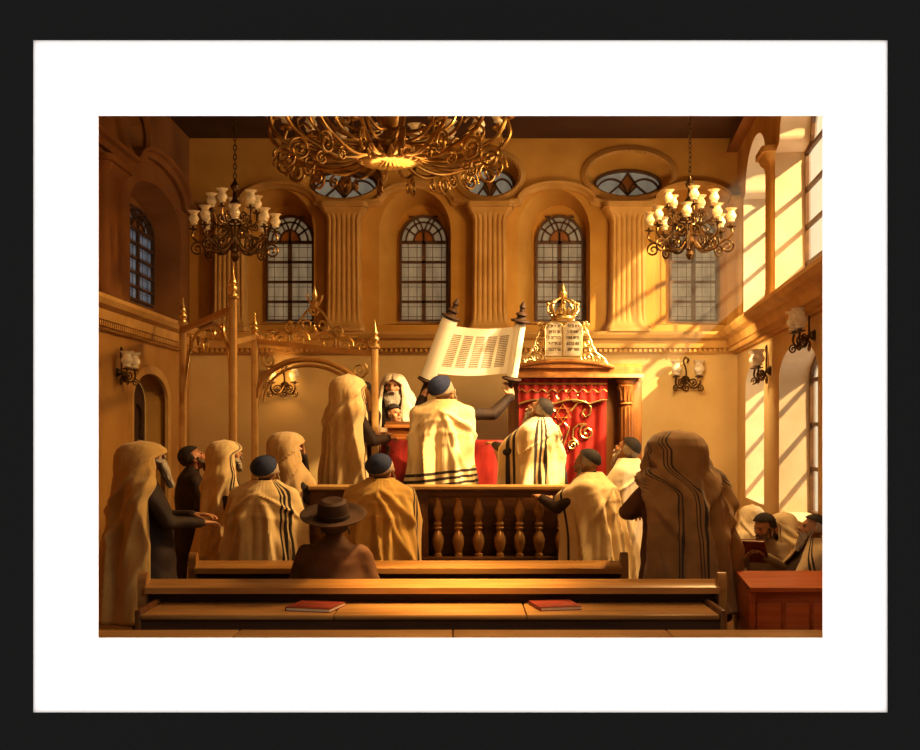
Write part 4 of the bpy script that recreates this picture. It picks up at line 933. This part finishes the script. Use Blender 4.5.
        def axis(z):
            o2 = off(z); w_ = smooth1((z+dn-1.35)/.22)
            if head: hc = HMx @ V((0,-.012,.02)); return (o2.x*(1-w_)+hc.x*w_, o2.y*(1-w_)+hc.y*w_)
            return (o2.x, o2.y-.005*w_)
        n1 = 16; zs = []
        if head: zs += [headc.z+.02+(ztop-headc.z-.02)*cos(pi/2*q/n1) for q in range(n1)]+[headc.z+.02-(headc.z+.02-hz)*q/54 for q in range(55)]
        else: zs += [ztop-(ztop-hz)*(q/72)**1.7 for q in range(73)]
        zf_ = headc.z+tallit.get('brow', .075); oa, ob = R(tallit.get('face', 52)), R(tallit.get('open', 34)); obL = R(tallit.get('openL', tallit.get('open', 34))); obR = R(tallit.get('openR', tallit.get('open', 34)))
        def opens(z):
            if head:
                t = smooth1((zf_-z)/.085); u_ = smooth1((headc.z-.10-z)/.25); b_ = .002+(oa*t)*(1-u_); return b_+obR*u_, b_+obL*u_
            u_ = smooth1((ztop-z)/.35); b_ = R(tallit.get('neck', 40))*(1-u_); return b_+obR*u_, b_+obL*u_
        r2 = random.Random(tallit.get('seed', 1)*7+1); ridges = []; hz_ = headc.z
        for sd in (-1, 1):
            L_ = [(pi-sd*R(118),hz_-.10,pi-sd*R(25),hz_-.72),(pi-sd*R(100),hz_-.02,pi-sd*R(12),hz_-.42),(pi-sd*R(128),hz_-.24,pi-sd*R(62),hz_-1.05),(pi-sd*R(80),hz_-.24,pi-sd*R(50),hz_-.95)] if head else \
                 [(pi-sd*.15,ztop-.13,pi-sd*1.5,ztop-.46),(pi-sd*.05,ztop-.15,pi-sd*1.0,ztop-.85),(pi-sd*1.1,ztop-.22,pi-sd*1.35,ztop-.95),(pi-sd*.5,ztop-.35,pi-sd*.35,ztop-1.1)]
            for a0, za, a1, zb_ in L_: ridges.append((a0+r2.uniform(-.12,.12), za+r2.uniform(-.03,.03), a1+r2.uniform(-.15,.15), zb_+r2.uniform(-.08,.08), r2.uniform(.016,.034), r2.uniform(.018,.032)))
        td, uv = drape(bvh, axis, zs, opens, folds=tallit.get('folds', 7), amp=tallit.get('amp', .035), seed=tallit.get('seed', 1), gap=tallit.get('gap', .036), hem=tallit.get('hemf'), cflare=tallit.get('flare', .03), rmax=1.1, zhull=1.22-dn, taut=tallit.get('taut', .75), swag=tallit.get('swag', .0 if head else .009), ridges=ridges, close=bool(head), puff=(lambda z, a: tallit['puff']*smooth1((z+dn-1.36)/.12)*smooth1((1.80-z-dn)/.10)*(.75+.25*cos(a))) if tallit.get('puff') else None)
        td.move(sc_); me = td.mesh('prayer_shawl'); ul = me.uv_layers.new(name='UVMap')
        for lp in me.loops: ul.data[lp.index].uv = uv[lp.vertex_index]
        me.materials.append(tallit['mat']); so_ = link('prayer_shawl', me, [], root); md = so_.modifiers.new('s', 'SOLIDIFY'); md.thickness = .008; md.offset = 1
        if tallit.get('roll'):                            # the gathered collar band at the nape
            q = MB(); zc_ = 1.50-dn; q.tube([ (U(.095*sin(a)*1.15, -.015+.085*cos(a), 1.505+.02*cos(a)*-1)) for a in [R(45+270*i/22) for i in range(23)]], [.020+.006*sin(i*1.7) for i in range(23)], 8); q.move(sc_); cm_ = obj('shawl_collar', q, tallit['mat'], so_)
    return root, k
def TL(name, cols, bands=(), axis='U', **kw):
    d = dict(mat=tallit_mat(name, *cols, bands=bands, axis=axis)); d.update(kw); return d
sb = lambda c, n=3, w=.012, g=.010: [(c+i*(w+g), c+i*(w+g)+w) for i in range(n)]        # n stripes from c on
Uz = V((0,0,1))

# --- left group, behind the pews (rot 0 faces the ark; -90 faces right; 180 faces the viewer)
person('standing person at the far left, yellowish prayer shawl over the head, long grey beard', 145, 441, 127, 0, -66, yaw=-6, pitch=36, beard=(.22,1.0), fat=1.25, hnom=1.72, lean=(0,-.02), wide=1.3,
       arms={'L': ((-.27,.10,1.12),(-.10,.33,1.14)), 'R': ((.27,.10,1.12),(.12,.33,1.10))},
       tallit=TL('shawl_yellow', ((.50,.30,.085),(.64,.42,.14)), sb(.93,2,.012,.012), head=True, face=62, openR=92, openL=60, skip=(1,), hem=.34, folds=6, amp=.045, hood=.03, seed=3, fore=.25, flare=.08))
person('bearded person in dark clothes and dark skullcap behind the far left shawl wearer', 192, 443, 101, 0, -62, yaw=-8, pitch=32, beard=(.20,1.05), beard_m='beard_dark', cap='kippah', hair='hair_dark', fat=1.2, coat='coat', skin='skin_red', cap_back=.15)
person('person in profile hooded by a cream prayer shawl, third from the left', 225, 437, 108, 0, -72, yaw=0, pitch=16, beard=(.10,.9), fat=1.15,
       tallit=TL('shawl_cream_a', CREAM, sb(.06,2), head=True, face=58, openR=64, openL=44, skip=(1,), hood=.02, hem=.36, folds=7, amp=.035, seed=5))
person('person covering the eyes with one hand under a tan prayer shawl, left of platform', 286, 429, 103, 0, -66, yaw=-6, pitch=-4, beard=(.06,.8),
       arms={'L': ((-.22,.22,1.16),(-.05,.16,1.56)), 'hL': (V((.25,-.2,1)), V((-.3,1,0))), 'R': ((.26,.14,1.13),(.06,.38,1.18))},
       tallit=TL('shawl_tan_b', ((.58,.38,.16),(.70,.50,.25)), sb(.92,2), head=True, face=60, open=46, hem=.4, folds=7, amp=.03, seed=8, hood=.025, fore=.5))
person('person seen from behind in cream prayer shawl and blue skullcap, left of the hat', 264, 453, 115, 0, -6, lean=(0,.03), yaw=0, pitch=14, cap='kippah', cap_m='navy', hair='hair', fat=1.25, cap_back=.75, wide=1.28, hs=1.2,
       tallit=TL('shawl_cream_c', CREAM, sb(.265,3,.014,.012)+[(.97,.985)], hem=.34, folds=8, amp=.03, seed=12, open=40, neck=34, roll=True, fore=.1, flare=.06))
person('person seen from behind in a golden prayer shawl and blue skullcap, before the balustrade', 380, 451, 115, 0, -4, lean=(0,.03), yaw=-10, pitch=14, cap='kippah', cap_m='navy', hair='hair', fat=1.25, cap_back=.75, wide=1.28, hs=1.2,
       tallit=TL('shawl_gold_d', GOLD, [(.20,.212),(.222,.234)], hem=.34, folds=7, amp=.032, seed=21, open=40, neck=34, roll=True, fore=.1, flare=.04))
person('seated person seen from behind in a wide-brimmed dark hat and brown coat', 334, 496, 135, 0, 0, sit=True, cap='hat', hair='hair_dark', coat='coat_brown', fat=1.2, skin='skin_red', hnom=1.75, pitch=24, wide=1.3, hs=1.1)

# --- on the platform
person('person with cream prayer shawl over the head standing at the left end of the platform', 348, 374, 97, PZ, -58, yaw=0, pitch=-6, fat=1.1, hnom=1.74,
       arms={'L': ((-.27,.08,1.12),(-.06,.30,1.18)), 'R': ((.27,.10,1.12),(.10,.34,1.14))},
       tallit=TL('shawl_cream_e', CREAM, sb(.05,2,.014,.012)+[(.93,.94)], head=True, face=50, open=46, skip=(1,), hem=.30, folds=8, amp=.04, seed=31, hood=.03, peak=.02, openR=62, fore=.2))
person('dark-haired person half hidden behind the hooded person at the left end of the platform', 364, 380, 86, PZ, 140, wide=1.0, arms={'L': ((-.19,.06,1.13),(-.10,.20,1.06)), 'R': ((.19,.06,1.13),(.10,.20,1.06))}, beard=(.06,.8), beard_m='beard_dark', cap='kippah', hair='hair_dark', skin='skin_red', pitch=-6)
person('white-bearded person in a pale prayer shawl facing the viewer behind the boy', 394, 368, 82.5, PZ, 172, pitch=-6, beard=(.20,1.1), beard_m='beard', hnom=1.78,
       tallit=TL('shawl_pale_f', PALE, (), head=True, face=46, open=30, hem=.5, folds=7, amp=.03, seed=41))
person('boy in a dark skullcap looking up beside the small orange lectern box', 394, 402, 88.3, PZ, 205, wide=1.0, arms={'L': ((-.18,.06,1.13),(-.10,.18,1.06)), 'R': ((.18,.06,1.13),(.10,.18,1.06))}, pitch=16, yaw=14, cap='kippah', cap_m='black_cap', hair='hair_dark', skin='skin', coat='coat_grey', cap_back=0)
s = 98.
La, Lb = at(450,318,s), at(427,378,s); Ra, Rb = at(521,322,s), at(513,376,s)
for P in (La, Lb, Ra, Rb): P.y = F/s+.22
La.y -= .10; Ra.y -= .10; nrm = (Ra-La).cross(Lb-La).normalized()
if nrm.y > 0: nrm = -nrm
SCROLL = (La, Lb, Ra, Rb, nrm)
GL = Lb+(Lb-La).normalized()*.13; GR = Rb+(Rb-Ra).normalized()*.13
lifter, lk = person('person in a blue skullcap seen from behind, lifting the open scroll high', 443, 373, 97, PZ, -8, yaw=-24, pitch=18, cap='kippah', cap_m='navy', hair='hair', fat=1.15, cap_back=.7, hs=1.2, wide=1.2,
       grab={'L': GL+V((0,-.035,-.07)), 'R': GR+V((.01,-.035,-.07))}, arms={'hL': (V((.15,.25,1)), V((-.7,-.7,.0))), 'hR': (V((-.15,.25,1)), V((.7,-.7,.0)))},
       tallit=TL('shawl_lifter', CREAM, [(.60,.625),(.65,.675),(.70,.725),(.84,.85)], 'V', hem=.34, folds=7, amp=.035, seed=52, open=82, neck=70, roll=True, skip=(-1,1), flare=.07, hemf=lambda a: .10*sin(a)))
person('bearded person looking up in a boldly striped prayer shawl, before the red curtain', 536, 395, 99, PZ, 52, yaw=10, pitch=34, beard=(.22,.9), cap='kippah', cap_m='black_cap', hair='hair', fat=1.25, lean=(0,-.05), cap_back=.5,
       arms={'L': ((-.27,.14,1.16),(-.14,.40,1.24)), 'R': ((.26,.12,1.12),(.10,.34,1.06))},
       tallit=TL('shawl_striped_g', CREAM, sb(.08,2,.022,.018)+sb(.26,3,.024,.022)+sb(.62,3,.024,.022)+sb(.88,2,.022,.018), hem=.36, folds=7, amp=.04, seed=61, open=48, neck=44, roll=True, fore=.3))

# --- right of the platform
person('balding person leaning on the right end of the railing in a cream prayer shawl', 599, 447, 111, 0, 62, yaw=0, pitch=-8, cap='kippah', cap_m='black_cap', hair='hair', beard=(.07,.9), lean=(0,.10), fat=1.1, cap_back=.9,
       arms={'L': ((-.26,.28,1.20),(-.06,.52,1.28)), 'R': ((.26,.24,1.18),(.16,.50,1.26))},
       tallit=TL('shawl_cream_h', CREAM, sb(.95,1), hem=.34, folds=9, amp=.045, seed=71, open=44, neck=40, roll=True, fore=.4))
person('grey-bearded person with dark skullcap looking up, cream shawl, behind the leaning one', 628, 434, 99, 0, 52, wide=1.05, yaw=6, pitch=30, cap='kippah', cap_m='black_cap', hair='hair', beard=(.16,1.0), fat=1.25, cap_back=.3,
       arms={'L': ((-.26,.12,1.14),(-.08,.30,1.22)), 'R': ((.26,.10,1.12),(.10,.30,1.12))},
       tallit=TL('shawl_cream_i', PALE, (), hem=.3, folds=6, amp=.035, seed=81, open=40, neck=36, roll=True, flare=.10))
person('large person seen from behind, completely hooded in a brown prayer shawl with black stripes', 683, 427, 128, 0, 22, lean=(0,.04), pitch=8, yaw=14, coat='coat_brown', fat=1.4, hnom=1.76, wide=1.34, hs=1.12,
       arms={'L': ((-.30,.12,1.14),(-.14,.34,1.10)), 'R': ((.30,.10,1.12),(.14,.32,1.06))},
       tallit=TL('shawl_brown_j', TAN, sb(.27,3,.010,.014)+sb(.66,3,.010,.014)+sb(.80,2,.010,.012), head=True, face=40, hem=.40, folds=8, amp=.04, seed=91, hood=.045, hx=-.02, taut=.35, openL=104, openR=34, skip=(-1,), fore=.2, flare=.05))
# --- at the desk by the right wall
person('person in a pale hooded prayer shawl, rearmost and leftmost at the right-hand desk', 752, 503, 105, 0, 40, wide=1.12, sit=True, pitch=-6, hnom=1.75,
       tallit=TL('shawl_pale_k', PALE, (), head=True, face=46, open=36, hem=.4, folds=6, amp=.03, seed=101, peak=.02))
reader, rk = person('dark-haired bearded person reading a red book at the right-hand desk', 766, 511, 117, 0, 150, wide=1.12, sit=True, pitch=-16, yaw=-30, hnom=1.75, cap='kippah', hair='hair_dark', beard=(.08,.9), beard_m='beard_dark', cap_back=.2, lean=(0,.05), coat='coat_grey',
       arms={'L': ((-.24,.16,1.20),(-.08,.33,1.36)), 'R': ((.24,.16,1.18),(.09,.33,1.34))})
person('person bowed under a white hooded prayer shawl, between the reader and the wall', 792, 511, 110, 0, 95, wide=1.12, sit=True, pitch=-16, lean=(0,.08), hnom=1.75,
       tallit=TL('shawl_white_l', PALE, sb(.95,1), head=True, face=44, open=34, hem=.4, folds=6, amp=.03, seed=111, peak=.02))
person('grey-bearded person in a dark skullcap resting both arms on the right-hand desk', 816, 512, 123, 0, 92, wide=1.12, sit=True, pitch=14, hnom=1.75, cap='kippah', hair='hair', beard=(.16,1.0), cap_back=.3, lean=(0,.02), coat='coat_grey',
       tallit=TL('shawl_tan_m', ((.60,.42,.20),(.70,.52,.28)), sb(.9,2), hem=.42, folds=6, amp=.03, seed=121, open=44, neck=36, roll=True, fore=.3),
       arms={'L': ((-.26,.22,1.10),(-.06,.48,1.12)), 'R': ((.26,.22,1.08),(.06,.50,1.10))})

# ------------------------------------------------------------------ the scroll held up by the lifter
def scroll():
    t = thing('torah_scroll', 'open parchment scroll with columns of writing on two rollers, lifted above the heads', 'scroll', (0,0,0))
    La, Lb, Ra, Rb, nrm = SCROLL
    for a, b, r in ((La, Lb, .085),(Ra, Rb, .06)):
        d = (a-b).normalized(); Q = d.to_track_quat('Z', 'Y').to_matrix().to_4x4(); L = (a-b).length; X = M.Translation(b) @ Q
        rl = MB(); rl.lathe([(r*.5,.0),(r,.005),(r,L-.005),(r*.5,L)], 22, 0, X); ro = obj('parchment_roll', rl, 'paper_light', t)
        hd = MB(); hd.lathe([(.012,L),(.03,L+.0),(.10,L+.012),(.105,L+.022),(.10,L+.032),(.05,L+.045),(.04,L+.07),(.06,L+.085),(.055,L+.10),(.028,L+.115),(.024,L+.15),(.034,L+.165),(.02,L+.20),(.004,L+.23)], 18, 0, X); obj('roller_finial', hd, 'hat', ro)
        hd = MB(); hd.lathe([(.004,-.26),(.022,-.25),(.028,-.22),(.022,-.20),(.026,-.12),(.022,-.06),(.05,-.045),(.10,-.03),(.105,-.02),(.10,-.008),(.03,.0)], 18, 0, X); obj('roller_handle', hd, 'hat', ro)
    sh = MB(); nu, nv = 40, 14; vs = []; uv = []
    for i in range(nv+1):
        for j in range(nu+1):
            u, v = j/nu, i/nv; a = La.lerp(Lb, .10+.80*v); b = Ra.lerp(Rb, .06+.86*v); p = a.lerp(b, u); p += V((0,0,-.035*sin(pi*u)))+nrm*(-.06+.02*sin(pi*u)+.13*(abs(2*u-1))**6); vs.append(p); uv.append((u, v))
    sh.add(vs, [(i*(nu+1)+j, i*(nu+1)+j+1, (i+1)*(nu+1)+j+1, (i+1)*(nu+1)+j) for i in range(nv) for j in range(nu)])
    me = sh.mesh('parchment'); ul = me.uv_layers.new(name='UVMap')
    for lp in me.loops: ul.data[lp.index].uv = uv[lp.vertex_index]
    m = bpy.data.materials.new('parchment'); m.use_nodes = True; nt = m.node_tree; b = nt.nodes['Principled BSDF']; b.inputs['Roughness'].default_value = .6
    def math_(op, a, c=None):
        n = nt.nodes.new('ShaderNodeMath'); n.operation = op
        for i, q in enumerate((a, c)):
            if q is None: continue
            if isinstance(q, (int, float)): n.inputs[i].default_value = q
            else: nt.links.new(q, n.inputs[i])
        return n.outputs[0]
    tc = nt.nodes.new('ShaderNodeTexCoord'); sp_ = nt.nodes.new('ShaderNodeSeparateXYZ'); nt.links.new(tc.outputs['UV'], sp_.inputs[0]); u, v = sp_.outputs[0], sp_.outputs[1]
    cu = math_('FRACT', math_('MULTIPLY', math_('SUBTRACT', u, .10), 6.2)); colm = math_('MULTIPLY', math_('GREATER_THAN', cu, .04), math_('LESS_THAN', cu, .80))
    rng = math_('MULTIPLY', math_('GREATER_THAN', u, .10), math_('LESS_THAN', u, .91)); vr = math_('MULTIPLY', math_('GREATER_THAN', v, .16), math_('LESS_THAN', v, .84))
    ln = math_('GREATER_THAN', math_('FRACT', math_('MULTIPLY', v, 26)), .34)
    cb = nt.nodes.new('ShaderNodeCombineXYZ'); nt.links.new(math_('MULTIPLY', u, 210), cb.inputs[0]); nt.links.new(math_('FLOOR', math_('MULTIPLY', v, 26)), cb.inputs[1])
    wn = nt.nodes.new('ShaderNodeTexNoise'); wn.inputs['Scale'].default_value = 1.; nt.links.new(cb.outputs[0], wn.inputs['Vector'])
    lt = math_('GREATER_THAN', wn.outputs['Fac'], .38)
    mk = math_('MULTIPLY', math_('MULTIPLY', math_('MULTIPLY', colm, rng), vr), math_('MULTIPLY', ln, lt)); mk = math_('MULTIPLY', mk, .85)
    mx = nt.nodes.new('ShaderNodeMix'); mx.data_type = 'RGBA'; nt.links.new(mk, mx.inputs[0]); mx.inputs[6].default_value = (.93,.87,.70,1); mx.inputs[7].default_value = (.20,.13,.06,1)
    nt.links.new(mx.outputs[2], b.inputs['Base Color']); me.materials.append(m); link('parchment', me, [], t)
    return t
scroll()
# open red book in the reader's hands
p = reader.matrix_basis @ V((.0,.47*rk,(1.24-.43)*rk)); b_ = book('red prayer book held up by the dark-haired reader at the right', 0,0,0, 0, .19, .24, group='red prayer books')
b_.matrix_world = M.Translation(M.LocRotScale(reader.location, reader.rotation_euler, None) @ V((.005,.44*rk,(1.40-.43)*rk))) @ M.Rotation(R(150), 4, 'Z') @ M.Rotation(R(52), 4, 'X')

# ------------------------------------------------------------------ light and camera
def lamp(name, kind, loc, energy, col, target=None, **kw):
    l = bpy.data.lights.new(name, kind); l.energy = energy; l.color = col
    for k, v in kw.items(): setattr(l, k, v)
    o = bpy.data.objects.new(name, l); COL.objects.link(o); o.location = loc
    if target is not None: o.rotation_euler = (V(target)-V(loc)).to_track_quat('-Z', 'Y').to_euler()
    return o
w = bpy.data.worlds.new('World'); SC.world = w; w.use_nodes = True
nt = w.node_tree; bg = nt.nodes['Background']
# made-up surroundings shaped for their light: bright sides whiten the mat, dim rear lessens fill; soft daylight behind the windows
tc = nt.nodes.new('ShaderNodeTexCoord'); sp = nt.nodes.new('ShaderNodeSeparateXYZ'); nt.links.new(tc.outputs['Generated'], sp.inputs[0])
mr = nt.nodes.new('ShaderNodeMapRange'); mr.inputs[1].default_value = -1; mr.inputs[2].default_value = 1; nt.links.new(sp.outputs[1], mr.inputs[0])
rp = nt.nodes.new('ShaderNodeValToRGB'); nt.links.new(mr.outputs[0], rp.inputs[0]); e = rp.color_ramp.elements
e[0].position = .0; e[0].color = (.085,.05,.022,1); e[1].position = .14; e[1].color = (.085,.05,.022,1)
for p, c in ((.27,(.95,.97,1,1)),(.52,(.95,.97,1,1)),(.56,(.20,.165,.115,1)),(1.,(.20,.165,.115,1))):
    q = e.new(p); q.color = c
nt.links.new(rp.outputs[0], bg.inputs[0]); bg.inputs[1].default_value = 3.3
# low sun outside the right-hand windows
lamp('sunlight', 'SPOT', (10.4, 6.5, 10.2), 24000, (1,.80,.50), (3.2,13.2,3.6), spot_size=R(56), spot_blend=.2, shadow_soft_size=.12)
# added warm fill lamps without a source in the room, plus the chandelier bulbs
lamp('window_glow', 'AREA', (2.9, 10.2, 4.9), 195, (1,.66,.28), (-.6,10.8,1.2), shape='DISK', size=.6)  # added key lamp hung inside the room, no such source there
lamp('window_beam', 'SPOT', (2.7,9.6,5.0), 900, (1,.68,.31), (-.3,10.3,1.2), spot_size=R(80), spot_blend=1., shadow_soft_size=.3)  # added spot that strengthens the key from the upper right
lamp('front_fill', 'AREA', (1.2, 6.6, 4.6), 45, (1,.62,.26), (-.6,10.5,1.4), shape='DISK', size=1.6)  # added fill lamp just behind the opening
for p, e in (((-.65,11.6,4.55),32),((-2.45,12.0,3.9),8),((2.55,12.0,3.9),20)):
    lamp('bulb_glow', 'POINT', p, e, (1,.56,.20), shadow_soft_size=.45)
lamp('corner_fill', 'AREA', (2.5,12.9,3.0), 60, (1,.78,.48), (2.9,15.7,2.0), shape='DISK', size=.7)  # added lamp that brightens the right end of the back wall
lamp('bulb_glow', 'POINT', BW.p(bx(285), bz(380), .35), 7, (1,.6,.24), shadow_soft_size=.1)
lamp('pew_fill', 'SPOT', (.5,7.0,5.4), 4200, (1,.70,.34), (-.05,8.0,.7), spot_size=R(25), spot_blend=1., shadow_soft_size=.3)  # added spot that makes the bright patch on the pews
lamp('scroll_fill', 'SPOT', (.2,8.2,4.9), 420, (1,.72,.38), (-.05,11.5,2.3), spot_size=R(34), spot_blend=1., shadow_soft_size=.25)  # added spot that brightens the raised scroll and the people around it
# dusty shaft of sunlight behind the farther upper right window
LP = V((10.4,6.5,10.2)); q = [RW.p(u, z, .03) for u, z in ((13.35,3.5),(14.95,3.5),(14.95,5.1),(13.35,5.1))]
far = []
for p in q:
    d = p-LP; t_ = min((D-.3-p.y)/d.y, 1.0); far.append(p+d*t_)
hz = MB(); hz.rings([q, far]); hm = bpy.data.materials.new('dusty_light'); hm.use_nodes = True; hn = hm.node_tree; hn.nodes.remove(hn.nodes['Principled BSDF'])
vs_ = hn.nodes.new('ShaderNodeVolumeScatter'); vs_.inputs['Color'].default_value = (1,.9,.7,1); vs_.inputs['Density'].default_value = .11; vs_.inputs['Anisotropy'].default_value = .1
hn.links.new(vs_.outputs[0], hn.nodes['Material Output'].inputs['Volume'])
hz_ = link('sunlight_haze', hz.mesh('sunlight_haze', False), hm); tag(hz_, 'faint dusty shaft of sunlight slanting in from the farther upper right window', 'haze'); hz_['kind'] = 'stuff'
cam = bpy.data.cameras.new('camera'); co = bpy.data.objects.new('camera', cam); COL.objects.link(co)
co.location = (0,0,EYE); co.rotation_euler = (pi/2,0,0); cam.sensor_width = 36; cam.lens = 36*F/920; cam.shift_y = (HY-375)/920; cam.clip_end = 200
SC.camera = co
SC.view_settings.view_transform = 'Standard'; SC.view_settings.look = 'None'; SC.view_settings.exposure = 0; SC.view_settings.gamma = .86
SC.cycles.use_denoising = True; SC.cycles.max_bounces = 6; SC.cycles.sample_clamp_indirect = 4
